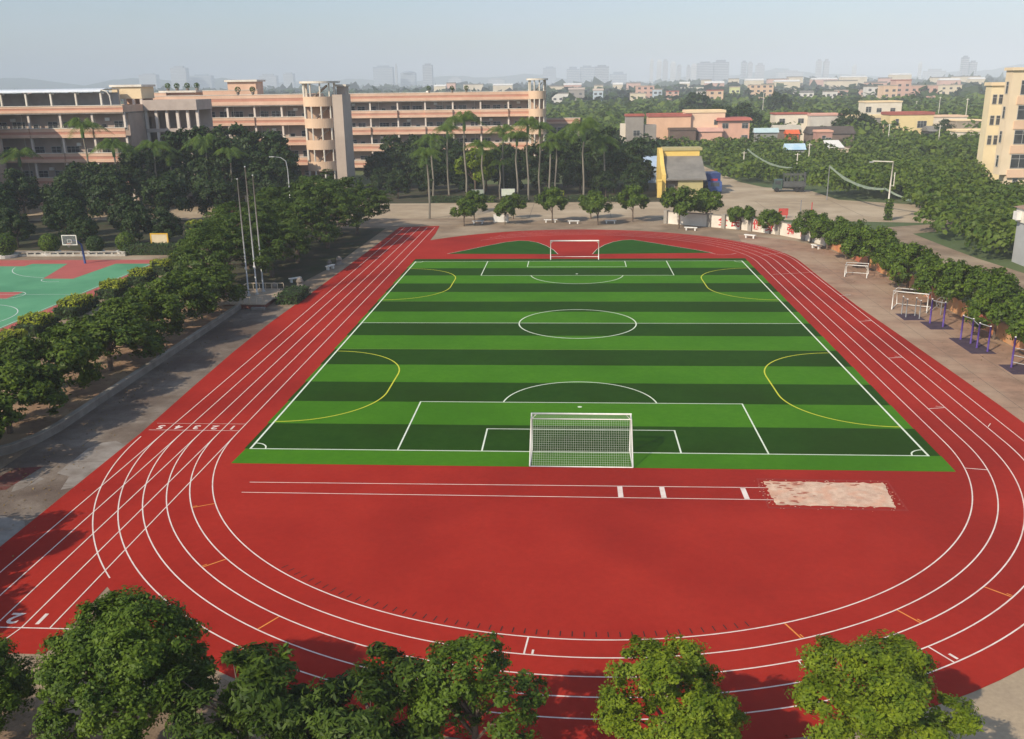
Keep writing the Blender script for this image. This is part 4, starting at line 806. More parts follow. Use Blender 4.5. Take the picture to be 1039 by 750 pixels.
MB().box(-93.4,-87.6,139,139.4,17.4,20.18).build('rear_wall', PEACH, oc); MB().box(-94,-87.1,132.8,140.9,16.6,17.38).build('floor_slab', cc, oc); MB().box(-93.9,-87.2,133.4,140.8,-.1,16.58).build('stair_core', mat('stair_core', (.40,.34,.31), (.33,.28,.26), .4, .85), oc); MB().box(-92,-89,133.2,133.38,12.5,15).build('peach_panel', PEACH, oc)
# stair towers: half round open stair with solid ring parapets
def stair_tower(label, cx, cy, r, zt, wx, dpt, Hf=4.35):
    t = thing('stair_tower', label, 'stair tower', (0,0,0), 0, 'round fronted stair towers'); CR_ = mat('tower_render', (.74,.53,.37), (.64,.45,.31), .3, .85)
    MB().box(cx-r+.05,cx+wx,cy+r*.35,cy+dpt,-.1,zt-3.2).build('core_wall', mat('core_tan', (.60,.42,.30), (.50,.35,.25), .35, .85), t)
    z_ = zt-3.5-.9
    k = 0
    while z_ > -.5:
        mb = MB(); lo = max(z_-.6,0)
        n = 22; a0, a1 = pi, 2*pi
        mb.lathe([(r-.25,lo),(r,lo),(r,z_+1.35),(r-.25,z_+1.35),(r-.25,lo)], n, (cx,cy+r*.34,0), 0, a0, a1)
        mb.lathe([(0.01,z_-.05),(r-.26,z_-.05)], n, (cx,cy+r*.34,0), 0, a0, a1)
        mb.build('stair_parapet', CR_, t)
        for q in (.02,.2,.4,.6,.8,.98): a = pi+pi*q; MB().tube([(cx+(r-.13)*cos(a),cy+r*.34+(r-.13)*sin(a),z_+1.352),(cx+(r-.13)*cos(a),cy+r*.34+(r-.13)*sin(a),z_+Hf-.6 if k else zt-.45)],.17,8,cap=False).build('stair_post', WALLW, t)
        st = MB(); st.add([(cx-r*.7,cy-r*.25,z_+.1),(cx-r*.7,cy+.1*r,z_+.1),(cx+r*.6,cy+.1*r,z_+Hf-.7),(cx+r*.6,cy-r*.25,z_+Hf-.7),(cx-r*.7,cy-r*.25,z_-.25),(cx-r*.7,cy+.1*r,z_-.25),(cx+r*.6,cy+.1*r,z_+Hf-1.05),(cx+r*.6,cy-r*.25,z_+Hf-1.05)],[(0,1,2,3),(7,6,5,4),(0,3,7,4),(1,0,4,5),(2,1,5,6),(3,2,6,7)])
        st.build('stair_flight', mat('stair_conc', (.42,.33,.26), (.34,.27,.21), .5, .9), t)
        z_ -= Hf; k += 1
    rs = MB(); n = 24; O = [(cx+(r+.5)*cos(pi+pi*i/n), cy+r*.34+(r+.5)*sin(pi+pi*i/n)) for i in range(n+1)]+[(cx+r+.5,cy+r+.5),(cx-r-.5,cy+r+.5)]
    rs.prism(O, zt-.42, zt).build('roof_slab', WALLW, t)
    MB().box(cx-r+.2,cx-r+.6,cy+r*.6,cy+r*.6+.4,zt-3.2,zt-.43).build('roof_post', WALLW, t); MB().box(cx+r-.6,cx+r-.2,cy+r*.6,cy+r*.6+.4,zt-3.2,zt-.43).build('roof_post', WALLW, t)
    return t
st1 = stair_tower('tall round-fronted stair tower between the middle and right school blocks',-53.4,141.5,3.4,23.1,5.0,6.5)
MB().box(-50.4,-48.2,141.0,148.5,-.1,20.4).build('side_wall', mat('side_wall_shade', (.52,.43,.36), (.44,.36,.30), .3, .85), st1); penthouse(st1,-50.2,-48.4,145,148,20.4,22.0,mat('side_wall_shade',(.5,.4,.3)),.3)  # grey of this side wall is the tower's shaded side put into the colour
stair_tower('smaller round-fronted stair tower at the right end of the right school block',-9.7,190.6,2.25,23.3,2.0,7.5)
t = thing('low_school_block','low peach flat-roofed extension right of the end stair tower','school building',(0,0,0))
MB().box(-8.4,1.3,214,224,-.1,11.2).build('wall', PALE, t); p = MB(); stripe_panel(p,-8.6,1.5,213.6,213.9,11.2,12.8); p.build('parapet',[PEACH,PINK,WALLW],t); MB().box(-8.5,1.4,213.92,224.1,11.202,11.4).build('roof', ROOFG, t)
for i in range(3): link('window', WIN_B, [GLASS,FRAME], t, (-6.5+3*i,213.96,8.6))
for i,x in enumerate((-38.5,-32.4,-28.6)):
    q = thing('roof_plant','small shrub on the parapet of the right school block, '+['left','middle','right'][i]+' of three','potted plant',(x,197.7,20.26),0,'potted plants on the school roof')
    MB().lathe([(0,0),(.3,0),(.4,.5),(0,.5)],10).build('pot', CONCL, q); g = np.random.default_rng(i); D = unit(g.normal(size=(150,3))); link('foliage', npmesh('foliage', leaves(D*.6+[0,0,1.0],D,.3,g),4), LEAF_D, q)
t = thing('water_tank','round white tank on the roof of the right school block','water tank',(-39.5,203,18.2)); MB().lathe([(0,0),(.9,0),(.9,1.9),(.5,2.35),(0,2.45)],14).build('tank', WALLW, t, smooth=True)

# ------------------------------------------------------------------ gateway pavilion, lorries and van
t = thing('gate_pavilion','yellow gateway pavilion with sloping grey roof and curved side wall','pavilion',(0,0,0))
prof = [(132.2,-.1),(132.2,4.4),(134,4.9),(137,6.2),(139,7.6),(141,8.6),(143.2,8.9),(145,8.8),(145,-.1)]
pv = MB(); n = len(prof); vs = [(x,y,z_) for x in (17.1,17.9) for y,z_ in prof]; pv.add(vs,[tuple(range(n)),tuple(range(2*n-1,n-1,-1))]+[(i,n+i,n+(i+1)%n,(i+1)%n) for i in range(n)]); pv.build('side_wall', YELW, t)
MB().box(20.4,25.3,132.8,144.6,-.1,3.5).build('front_wall', mat('olive_render', (.46,.40,.20), (.38,.33,.16), .4, .85), t); MB().box(17.92,20.39,133.6,144.6,-.1,3.2).build('entrance_wall', mat('entrance_brown', (.20,.15,.10), (.14,.1,.07), .6, .85), t)
rf = MB(); vs = [(17.95,132.3,3.55),(25.9,132.3,3.55),(25.9,141.5,7.3),(17.95,141.5,7.3)]; rf.add(vs+[(x,y,z_-.3) for x,y,z_ in vs],[(0,1,2,3),(7,6,5,4),(0,4,5,1),(1,5,6,2),(2,6,7,3),(3,7,4,0)]); rf.build('sloping_roof', ROOFG, t)
MB().box(18,25.5,141.6,145.2,3.6,8.4).build('rear_wall', YELW, t); MB().box(17.92,26.0,141.4,145.6,8.402,8.95).build('top_slab', mat('olive_render',(.46,.40,.20)), t)
for i in range(2): link('window', DOOR, [GLASS,FRAME], t, (19.2+0*i,133.57,.05)) if i == 0 else None
link('gate_pier', MB().box(16.2,17.08,131.4,132.15,-.1,3.2).box(16.1,17.0799,131.3,132.25,3.202,3.5).mesh('gate_pier'), YELW, t)
def wheel(mb, x, y, r, w_): mb.lathe([(0,-w_/2),(r,-w_/2),(r,w_/2),(0,w_/2)], 14, (0,0,0)); return mb
def lorry(name, label, x, y, rz, body_m, cab_m, L_=5.6, W=2.3, H=2.5, red=False, stakes=False):
    t = thing(name, label, 'lorry', (x,y,.012), rz)
    b = MB(); z0 = 1.0
    if stakes:
        b.box(0,L_,-W/2,W/2,z0,z0+.2)
        for s in (-1,1):
            b.box(0,L_,s*W/2-.06,s*W/2+.06,z0+.202,z0+1.0); 
            for i in range(7): xx = .1+i*(L_-.3)/6; b.box(xx,xx+.1,s*W/2-.09,s*W/2+.09,z0+1.002,z0+H)
            b.box(0,L_,s*W/2-.05,s*W/2+.05,z0+H-.5,z0+H-.35)
        b.box(L_-.1,L_,-W/2+.07,W/2-.07,z0+.202,z0+H)
    else: b.box(0,L_,-W/2,W/2,z0,z0+H)
    cb = b.build('cargo_body', body_m, t)
    if red: MB().box(L_*.0-.03,-.004,-.9,.5,z0+.9,z0+1.9).build('red_panel', REDP, cb)
    c = MB(); pr = [(-2.0,.55),(-2.0,1.5),(-1.75,2.45),(-.15,2.5),(-.15,.55)]; vs = [(px,s*(W/2-.08),pz) for s in (-1,1) for px,pz in pr]; c.add(vs,[(0,1,2,3,4),(9,8,7,6,5)]+[(i,5+i,5+(i+1)%5,(i+1)%5) for i in range(5)]); cab = c.build('cab', cab_m, t)
    MB().add([(-2.01,-.9,1.55),(-2.01,.9,1.55),(-1.80,.9,2.35),(-1.80,-.9,2.35)],[(0,1,2,3)]).build('windscreen', GLASS, cab)
    for s in (-1,1): MB().box(-1.6,-.5,s*(W/2-.08)-.02,s*(W/2-.08)+.02,1.55,2.25).build('side_window', GLASS, cab)
    MB().box(-.2,L_-.1,-.45,.45,.65,.99).build('chassis', DARK, t)
    for px in (-1.2,L_*.62,L_*.85):
        for s in (-1,1):
            wb = MB().lathe([(.01,-.14),(.3,-.14),(.47,-.12),(.47,.12),(.3,.14),(.01,.14)],16); wb.v = [(a,c_*1.0,b_) for a,b_,c_ in wb.v]; wb.build('wheel', DARK, t, (px,s*(W/2-.2),.48))
    return t
lorry('box_lorry','dark blue box lorry with a red panel on its back, beside the gateway pavilion',28.1,138.6,R(94),BLUEP,mat('cab_blue',(.05,.09,.26),(.04,.08,.22),1,.4),L_=4.5,W=3.0,H=3.0,red=True)
lorry('stake_lorry','grey-green stake-sided lorry parked at the orchard edge on the back road',42.6,140.6,R(-7),mat('stake_grey',(.10,.105,.105),(.07,.075,.075),1,.7),mat('cab_green',(.06,.10,.08),(.05,.08,.065),1,.5),L_=4.4,W=2.4,H=2.9,stakes=True)
t = thing('white_van','white van behind the blue box lorry','van',(28.6,156,.012),R(95))
pr = [(-2.4,.4),(-2.4,1.1),(-1.7,1.25),(-1.2,2.1),(2.4,2.15),(2.4,.4)]; vs = [(px,s*.9,pz) for s in (-1,1) for px,pz in pr]; b = MB().add(vs,[tuple(range(6)),tuple(range(11,5,-1))]+[(i,6+i,6+(i+1)%6,(i+1)%6) for i in range(6)]); b.build('body', WHITE, t)
for s in (-1,1):
    MB().box(-1.1,2.0,s*.9-.02,s*.9+.02,1.3,1.9).build('side_window', GLASS, t)
    for px in (-1.6,1.6):
        wb = MB().lathe([(.01,-.1),(.34,-.1),(.34,.1),(.01,.1)],14); wb.v = [(a,c_,b_) for a,b_,c_ in wb.v]; wb.build('wheel', DARK, t, (px,s*.85,.34))
MB().box(2.401,2.42,-.75,.75,1.3,1.95).build('rear_window', GLASS, t)

# ------------------------------------------------------------------ houses
def house(name, label, x, y, w, d, h, wm, roof='flat', rm=None, rz=0, wins=(), group=None, par=.6, side=(), cat='house', base=-.1):
    """x, y: middle of the front; wins: (x from left edge 0..1, z, mesh)"""
    t = thing(name, label, cat, (x,y,0), rz, group)
    MB().box(-w/2,w/2,0,d,base,h).build('wall', wm, t)
    if roof == 'flat':
        r = MB(); r.box(-w/2-.25,w/2+.25,-.25,d+.25,h+.002,h+.2); r.box(-w/2-.2,w/2+.2,-.2,-.02,h+.202,h+par); r.box(-w/2-.2,w/2+.2,d+.02,d+.2,h+.202,h+par); r.box(-w/2-.2,-w/2-.02,-.018,d+.018,h+.202,h+par); r.box(w/2+.02,w/2+.2,-.018,d+.018,h+.202,h+par)
        r.build('roof', rm or CONCL, t)
    elif roof == 'slab': MB().prism([(-w/2-.8,-.9),(w/2+.8,-.9),(w/2+.8,d+.8),(-w/2-.8,d+.8)],h+.002,h+.9,top=[(-w/2-.2,-.1),(w/2+.2,-.1),(w/2+.2,d+.1),(-w/2-.2,d+.1)]).build('roof', rm, t)
    else:
        o = .4; e = h+par; vs = [(-w/2-o,-o,h+.002),(w/2+o,-o,h+.002),(w/2+o,d+o,h+.002),(-w/2-o,d+o,h+.002),(-w/2-o,d/2,e+1),(w/2+o,d/2,e+1)]
        MB().add(vs,[(3,2,1,0),(0,1,5,4),(2,3,4,5),(3,0,4),(1,2,5)]).build('roof', rm or ROOFG, t)
    for f,z_,me in wins: link('window', me, [GLASS,FRAME], t, (-w/2+f*w,-.035,z_))
    for f,z_,me in side: o = link('window', me, [GLASS,FRAME], t, (-w/2-.035,f*d,z_)); o.rotation_euler = (0,0,R(-90))
    return t
REDR = mat('red_roof', (.42,.13,.10), (.33,.10,.08), .5, .85); WARMW = mat('warm_white_wall', (.76,.68,.56), (.66,.58,.47), .3, .85); YW = mat('yellow_house_wall', (.78,.62,.33), (.68,.54,.28), .3, .85); ROSE = mat('rose_wall', (.72,.42,.31), (.62,.36,.27), .3, .85); GREYW = mat('grey_cement', (.33,.30,.27), (.26,.235,.21), .3, .92)
W4 = [(f,z_,WIN_A) for z_ in (4.4,8.2) for f in (.2,.5,.8)]
house('peach_house','flat-roofed peach house with red trimmed parapet, left part of the pink house group',31.0,258.5,13.5,11,11.2,mat('peach_house_wall',(.74,.47,.31),(.66,.41,.27),.3,.85),'flat',REDR,par=.9)
house('brown_shed','dark brown flat-roofed block in front of the pink house group',34.6,252,8.2,6,7.2,mat('dark_brown_wall',(.17,.12,.095),(.13,.09,.075),.4,.9),'flat',mat('brown_roof',(.15,.10,.08),(.11,.08,.06),.5,.9))
house('peach_house','pale peach taller house with cream parapet, middle of the pink house group',42.6,259.5,12.5,10,12.3,mat('pale_peach_wall',(.78,.56,.40),(.70,.50,.36),.3,.85),'flat',CREAM,wins=[(.8,8.5,WIN_A)],par=.8)
house('rose_house','rose pink house with an overhanging red roof, right of the pink house group',51.6,258,10,9,9.8,ROSE,'slab',REDR,wins=[(.22,7.4,WIN_A),(.85,7.4,WIN_A),(.85,3.6,WIN_A)])
house('pink_annex','low pink lean-to between the peach house and the rose house',43.6,254,7.4,5,6.6,ROSE,'gable',mat('pink_sheet_roof',(.62,.36,.28),(.52,.3,.24),.5,.8),par=.2)
t = house('grey_ruin','weathered grey block with a stepped top standing alone in the forest',18.2,236.2,5.4,6,12.2,GREYW,'flat',REDR); MB().box(2.75,6.6,.5,5.5,-.1,9.6).build('annex', GREYW, t); MB().box(-4.2,-2.72,.5,5,-.1,10).build('annex', WARMW, t)
for z_ in (3,6.5): link('window', WIN_A, [GLASS,FRAME], t, (.6,-.035,z_))
house('blue_shed','long pale blue sheet-roofed shed half hidden by dark trees near the gateway',16.8,160,4.6,12,3.6,mat('blue_shed_wall',(.40,.48,.56),(.33,.40,.48),.4,.7),'gable',mat('blue_sheet',(.42,.52,.64),(.34,.43,.54),.4,.6),par=1.0)
house('yellow_house','yellow two-storey house with a red parapet roof in the trees',115.6,281,14.5,10,10.1,YW,'flat',REDR,wins=[(.16,6.6,DOOR),(.74,5.8,window_mesh(3.0,2.2,3)),(.74,1.6,WIN_B)],par=.9,side=[(.5,6,WIN_A)])
house('white_house','white flat-roofed house with three dark windows above the yellow house',127,348.5,14.5,10,12.8,WARMW,'flat',CREAM,wins=[(.05,9,DOOR),(.12,9,DOOR),(.38,9,WIN_A),(.76,9,WIN_A)])
house('grey_house','unpainted grey cement house with cream roof edge left of the yellow house',108.8,309,16.5,10,8.2,GREYW,'flat',mat('cream_edge',(.72,.60,.38),(.64,.52,.33),.3,.85),par=.9)
house('pale_annex','pale flat-roofed annex just right of the yellow house',131.5,296,17,9,8.6,WARMW,'flat',mat('peach_edge',(.70,.52,.38),(.6,.44,.32),.3,.85))
t = house('white_sheet_shed','long shed with a bright curved white sheet roof right of the yellow house',147,336,13,8,4.6,GREYW,'gable',WHITE,par=1.2)
house('cream_bungalow','cream house with dark openings under the trees, left of the cream apartment block',131.5,262,15,9,5.2,WARMW,'flat',CREAM,wins=[(.15,1.8,WIN_A),(.5,1.8,DOOR),(.8,1.8,WIN_A)])
house('dark_garage','dark sheet-roofed garage between the yellow house and the cream bungalow',121.6,272,5.5,8,5.0,mat('dark_garage_wall',(.07,.07,.075),(.05,.05,.055),.5,.8),'gable',ROOFG)
house('cream_bungalow','flat cream roof terrace just left of the apartment block, above the bungalow',137,285,10,8,7.6,mat('tan_wall',(.40,.33,.25),(.32,.26,.2),.4,.9),'flat',CREAM,par=.4)
house('red_trim_house','low white house with thin red roof edge, left one of the low pair',77.5,291,12,9,10.4,WARMW,'flat',REDR,wins=[(.2,7.4,WIN_A),(.75,7.4,WIN_A)],par=.5)
house('red_trim_house','low white house with thin red roof edge, right one of the low pair',88,286,10.5,9,10,mat('greyish_white_wall',(.60,.56,.5),(.5,.46,.41),.3,.85),'flat',mat('pink_edge',(.66,.40,.33),(.58,.34,.28),.4,.85),par=.7)
house('tin_shed','bright orange-red tarpaulin shed among brown roofs',70.4,257,3.6,4,5.4,mat('orange_tarp',(.62,.14,.05),(.52,.11,.04),.8,.7),'gable',mat('orange_tarp_roof',(.72,.15,.05),(.62,.12,.04),.8,.6),par=.3)
house('pink_ruin','pink roofless brick walls with dark openings beside the tarpaulin shed',77.6,246,4.6,5,6.4,mat('pink_brick',(.48,.27,.22),(.38,.21,.17),.6,.9),'flat',ROSE,wins=[(.45,3.2,DOOR),(.75,3.2,WIN_A)])
house('brown_roof_house','long dark brown tiled roof behind the pink ruin',82.5,256,14,8,5.4,mat('mud_wall',(.20,.15,.12),(.15,.11,.09),.5,.9),'gable',mat('dark_tiles',(.10,.08,.07),(.075,.06,.05),.7,.9),par=1.2)
house('pale_roof_house','brown low house with a pale sheet roof below the red trimmed pair',71,268,8.5,6,6.3,mat('mud_wall',(.20,.15,.12)),'gable',mat('pale_sheet',(.50,.46,.38),(.42,.38,.31),.5,.8),par=.4)
t = house('white_roof_hut','cream hut with a tilted white sheet roof at the orchard edge',75,224,8.8,6,2.6,mat('hut_cream',(.62,.52,.38),(.54,.45,.33),.4,.9),'flat',mat('hut_cream',(.6,.5,.4)),par=.25)
MB().add([(-2.2,.4,3.3),(2.9,.4,3.3),(2.4,5.4,5.0),(-2.0,5.4,5.0),(-2.2,.4,3.1),(2.9,.4,3.1),(2.4,5.4,4.8),(-2.0,5.4,4.8)],[(0,1,2,3),(7,6,5,4),(0,4,5,1),(1,5,6,2),(2,6,7,3),(3,7,4,0)]).build('sheet_roof', WHITE, t)
house('blue_tarp_hut','hut with a light blue tarpaulin roof at the orchard edge',61.6,214,5.0,3.4,3.4,mat('hut_grey',(.30,.30,.28),(.24,.24,.22),.5,.9),'gable',mat('sky_blue_tarp',(.32,.50,.66),(.50,.62,.70),.6,.6),par=.6)
house('blue_sheet_shed','narrow pale blue sheet roof deep in the trees above the blue tarpaulin hut',60.5,250,7.0,2.2,6.3,mat('hut_grey',(.3,.3,.28)),'gable',mat('pale_blue_sheet',(.46,.58,.60),(.40,.52,.55),.6,.6),par=.4)
# cream apartment block on the right
t = thing('apartment_block','cream and peach five-storey apartment block at the right edge','apartment block',(0,0,0)); AC = mat('apartment_cream',(.76,.62,.44),(.68,.55,.38),.25,.85); AP = mat('apartment_peach',(.72,.50,.35),(.64,.44,.30),.25,.85)
MB().box(75.6,100,118,120.6,5.2,23).box(76.8,100,118.3,120.6,-.1,5.198).box(97,100,120.602,160,-.1,20.5).build('wall', AC, t); MB().box(75.3,100.3,117.6,120.9,23.002,23.5).build('roof', AC, t)
MB().box(90.0,110,160.002,163,-.1,20.2).build('rear_wing', mat('wing_yellow',(.76,.64,.42),(.68,.57,.37),.25,.85), t); MB().box(89.7,110.3,159.6,163.3,20.202,20.9).build('wing_roof', CREAM, t)
WL = window_mesh(4.2,2.3,3); WN = window_mesh(.8,1.9,1)
for k,z_ in enumerate((19.2,15.0,10.8,6.6)):
    link('window', WL, [GLASS,FRAME], t, (79.4,117.96,z_-.2)); link('window', WL, [GLASS,FRAME], t, (85.4,117.96,z_-.2)); MB().box(76.9,81.9,117.82,117.998,z_-1.9,z_-.5).build('peach_panel', AP, t)
    for f in (119.3,): o = link('window', WN, [GLASS,FRAME], t, (75.56,f,z_)); o.rotation_euler = (0,0,R(-90))
for x in (78.6,81.4,84): link('window', WN, [GLASS,FRAME], t, (x,118.26,2.6))
for z_ in (16.4,12.0,7.8):
    for x in (90.9,92.2,93.5,94.8,97.0): link('window', WN, [GLASS,FRAME], t, (x,159.96,z_))
t = thing('grey_corner_building','grey rendered corner building with a cream upper band at the right edge','building',(0,0,0))
MB().box(53.8,66,50,61.6,-.1,5.0).build('wall', mat('blue_grey_render',(.42,.43,.44),(.36,.37,.38),.3,.85), t); MB().box(53.6,66,49.8,61.8,5.002,6.7).build('upper_band', WALLW, t); MB().prism([(53.3,49.5),(66.3,49.5),(66.3,62.1),(53.3,62.1)],6.702,7.5,top=[(55.5,51.5),(64.5,51.5),(64.5,60),(55.5,60)]).build('roof', mat('brown_tile_roof',(.30,.20,.15),(.24,.16,.12),.5,.9), t)
MB().box(53.0,53.58,60.2,61.2,5.3,6.3).build('air_conditioner', WHITE, t)
SKY=[(-1918.3, 4567.0, 76.6, 128.1, 'grey', 'pale grey high-rise above the left school wing, wide and flat topped'),
(-2149.0, 4732.0, 89.7, 101.2, 'grey', 'low hazy tower block just left of the widest pale high-rise at the left'),
(-1844.3, 4655.0, 107.5, 91.3, 'blue', 'broad low hazy block right of the pale high-rise above the left wing'),
(-1601.7, 4954.0, 93.1, 90.5, 'grey', 'faint broad block in the haze behind the middle wing penthouse'),
(-1465.6, 4870.9, 50.8, 97.5, 'grey', 'faint slim block in the haze just left of the round stair tower'),
(-850.0, 4255.7, 88.1, 111.1, 'blue', 'square blue-grey high-rise above the right school wing, left of the needle'),
(-790.7, 4260.7, 8.8, 114.5, 'grey', 'needle-thin tower beside the square blue-grey high-rise'),
(-753.8, 4348.7, 67.5, 85.6, 'blue', 'dome topped low blue block between the needle tower and the slim dark tower'),
(-636.9, 4176.7, 41.0, 114.7, 'dark', 'slim dark blue tower standing alone above the right school wing'),
(-572.2, 4635.7, 62.3, 59.0, 'grey', 'low grey block right of the slim dark blue tower'),
(-371.4, 4646.9, 81.4, 51.6, 'grey', 'low pale block in the haze left of the end stair tower'),
(-104.5, 4301.1, 57.3, 96.5, 'blue', 'blue-grey slab tower just right of the end stair tower'),
(1.0, 4116.7, 54.8, 87.8, 'blue', 'left end block of the wide blue-grey slab cluster'),
(61.0, 4122.9, 61.1, 95.0, 'blue', 'middle block of the wide blue-grey slab cluster'),
(124.1, 4127.5, 61.1, 96.2, 'dark', 'taller right block of the wide blue-grey slab cluster'),
(203.6, 4312.6, 74.9, 66.9, 'blue', 'low block stepping down right of the wide blue-grey cluster'),
(322.5, 3957.8, 12.9, 114.9, 'white', 'white needle tower, leftmost and tallest of the right hand towers'),
(370.1, 4149.7, 19.0, 114.9, 'white', 'pale slim tower second from the white needle'),
(405.4, 4247.0, 21.6, 116.6, 'grey', 'grey slim tower third from the white needle'),
(430.1, 4151.0, 21.1, 106.0, 'white', 'pale tower fourth from the white needle'),
(464.7, 4244.4, 19.4, 95.2, 'grey', 'shorter grey tower fifth from the white needle'),
(495.4, 4150.1, 16.9, 89.0, 'grey', 'short slim tower left of the long slab row'),
(506.7, 4058.4, 20.6, 95.0, 'white', 'pale edge tower touching the left end of the long slab row'),
(579.7, 4255.4, 69.0, 106.0, 'dark', 'left slab of the long grey slab row'),
(649.6, 4261.0, 66.8, 109.1, 'dark', 'right slab of the long grey slab row'),
(749.7, 4267.3, 21.6, 107.7, 'dark', 'left one of the three slim towers in the middle of the right skyline'),
(776.6, 4267.7, 19.4, 103.2, 'grey', 'centre one of the three slim towers in the middle of the right skyline'),
(839.0, 4364.0, 35.3, 96.0, 'grey', 'right and widest one of the three slim towers in the middle of the right skyline'),
(1058.0, 4747.6, 119.8, 68.3, 'grey', 'broad low faint block between the three slim towers and the twin towers'),
(1054.8, 4193.2, 21.1, 107.3, 'grey', 'left tower of the pale twin towers'),
(1086.4, 4194.6, 21.1, 104.9, 'grey', 'right tower of the pale twin towers'),
(1260.2, 4389.1, 15.4, 85.9, 'white', 'thin white tower right of the pale twin towers'),
(1419.5, 4022.9, 10.1, 88.1, 'white', 'thin white tower far right, left of the dark stepped towers'),
(1692.6, 4599.2, 92.0, 61.4, 'grey', 'broad faint block between the thin white tower and dark stepped towers'),
(1528.7, 3846.6, 23.0, 104.4, 'dark', 'tall left one of the two dark stepped towers at far right'),
(1558.4, 3842.8, 24.9, 85.7, 'dark', 'short right one of the two dark stepped towers at far right')]
FARH=[(53.1, 742.4, 12.1, 14.4, 12, 'cream', 'flat', 'cream flat roofed block left of the pink far house row'),
(62.2, 786.7, 15.3, 20.0, 14, 'pink', 'flat', 'pink far house row left of the bluish house'),
(71.0, 765.4, 7.5, 17.1, 10, 'paleblue', 'flat', 'pale blue house at the right end of the pink far row'),
(81.7, 744.6, 9.7, 15.5, 10, 'pink', 'red', 'small pink far house with red windows, left of the dark conifer'),
(113.5, 809.4, 7.0, 14.7, 10, 'white', 'flat', 'small white far house right of the dark conifer'),
(107.6, 683.7, 11.2, 16.3, 11, 'peach', 'red', 'peach two-storey far house with a flat red roof'),
(140.0, 791.3, 7.7, 18.1, 9, 'lime', 'flat', 'lime yellow far house left of the long peach row'),
(162.5, 793.2, 20.4, 19.4, 10, 'peach', 'flat', 'long peach row of far houses right of the lime house'),
(194.9, 772.4, 14.9, 13.0, 12, 'white', 'gable', 'white far house group with small gables'),
(211.7, 752.8, 9.7, 13.7, 10, 'white', 'flat', 'white far house with flat roof between gabled group and grey-pink row'),
(245.9, 818.0, 24.4, 13.7, 10, 'pink', 'flat', 'low pink-grey far row left of the big pink complex'),
(246.0, 756.1, 10.5, 17.1, 10, 'white', 'flat', 'small pale far house beside the pink complex'),
(239.6, 693.0, 10.4, 18.0, 14, 'peach', 'flat', 'peach left wing of the big far pink complex'),
(256.7, 716.3, 11.5, 21.8, 14, 'pink', 'red', 'tall middle of the big far pink complex with red roof'),
(272.8, 716.1, 20.7, 17.5, 12, 'pink', 'flat', 'long right wing of the big far pink complex'),
(326.1, 803.4, 17.9, 17.1, 10, 'cream', 'flat', 'pale far row right of the big pink complex'),
(-10.3, 738.4, 14.6, 15.3, 8, 'white', 'flat', 'long low white shed above the forest right of the end tower'),
(2.7, 761.1, 13.3, 18.1, 10, 'grey', 'gable', 'grey brown far house with dark roof trees right of the white shed'),
(20.3, 741.0, 8.1, 17.2, 6, 'paleblue', 'gable', 'pale blue sheet roof low in the forest')]
SHEDS=[(-197.5, 1505.8, 14.4, 28.2),
(-113.8, 1510.0, 31.9, 24.0),
(-24.2, 1305.5, 22.1, 21.3),
(-0.7, 1517.4, 28.7, 23.1),
(35.9, 1309.7, 12.5, 21.8),
(67.7, 1417.0, 14.9, 22.8),
(98.1, 1524.3, 22.4, 24.1),
(168.9, 1423.8, 14.9, 22.8),
(230.5, 1639.0, 17.0, 27.3),
(198.9, 1320.9, 26.3, 22.8),
(295.5, 1748.6, 18.1, 28.7),
(294.1, 1537.9, 28.7, 25.9),
(354.6, 1647.2, 34.1, 27.2),
(301.1, 1327.9, 34.6, 23.4),
(408.3, 1756.7, 27.1, 30.6),
(408.1, 1545.5, 39.9, 25.8),
(377.7, 1332.9, 41.5, 23.0),
(547.1, 1870.5, 47.9, 29.5),
(506.1, 1552.1, 19.2, 26.0),
(602.5, 1770.2, 36.2, 32.2),
(636.7, 1665.7, 30.7, 25.7),
(529.7, 1342.8, 27.7, 22.2),
(724.4, 1776.8, 45.2, 27.1),
(611.4, 1453.4, 22.4, 23.1),
(376.9, 1174.8, 24.5, 20.5),
(-215.8, 1503.2, 19.2, 23.9),
(-183.1, 1715.7, 36.2, 25.9),
(-878.8, 1458.9, 31.9, 24.0),
(-743.3, 1468.3, 16.0, 25.1)]
# ------------------------------------------------------------------ far country
SHD = {'grey':mat('tower_grey',(.36,.37,.38),(.30,.31,.32),.02,.8),'blue':mat('tower_blue',(.24,.29,.35),(.20,.25,.31),.02,.7),'dark':mat('tower_dark',(.16,.18,.21),(.13,.15,.18),.02,.7),'white':mat('tower_white',(.68,.68,.66),(.58,.58,.57),.02,.8)}
for i,(x,y,w_,h,c,l) in enumerate(SKY):
    t = thing('high_rise', l, 'high-rise', (x,y,0), 0, 'high-rises on the hazy skyline'); d = max(14,min(w_,40))
    b = MB(); b.box(-w_/2,w_/2,0,d,-.5,h-4)
    nf = int(h/7)
    b.build('tower', SHD[c], t)
    s = MB()
    for k in range(1,nf): s.box(-w_/2-.25,w_/2+.25,-.5,d+.25,k*7-.9,k*7+.9)
    s.build('floor_bands', SHD['white' if c != 'white' else 'grey'], t)
    if 'dome' in l: MB().lathe([(w_*.48,0),(w_*.42,4),(w_*.2,8),(0,9)],16,(0,d/2,h-4)).build('roof_top', SHD[c], t)
    else: MB().box(-w_*.3,w_*.3,d*.2,d*.7,h-3.998,h+(2 if i%3 else 5)).build('roof_top', SHD[c], t)
FARW = {'cream':(.72,.62,.46),'pink':(.66,.42,.34),'paleblue':(.50,.58,.64),'peach':(.74,.52,.36),'white':(.74,.71,.66),'lime':(.66,.68,.34),'grey':(.36,.33,.30)}
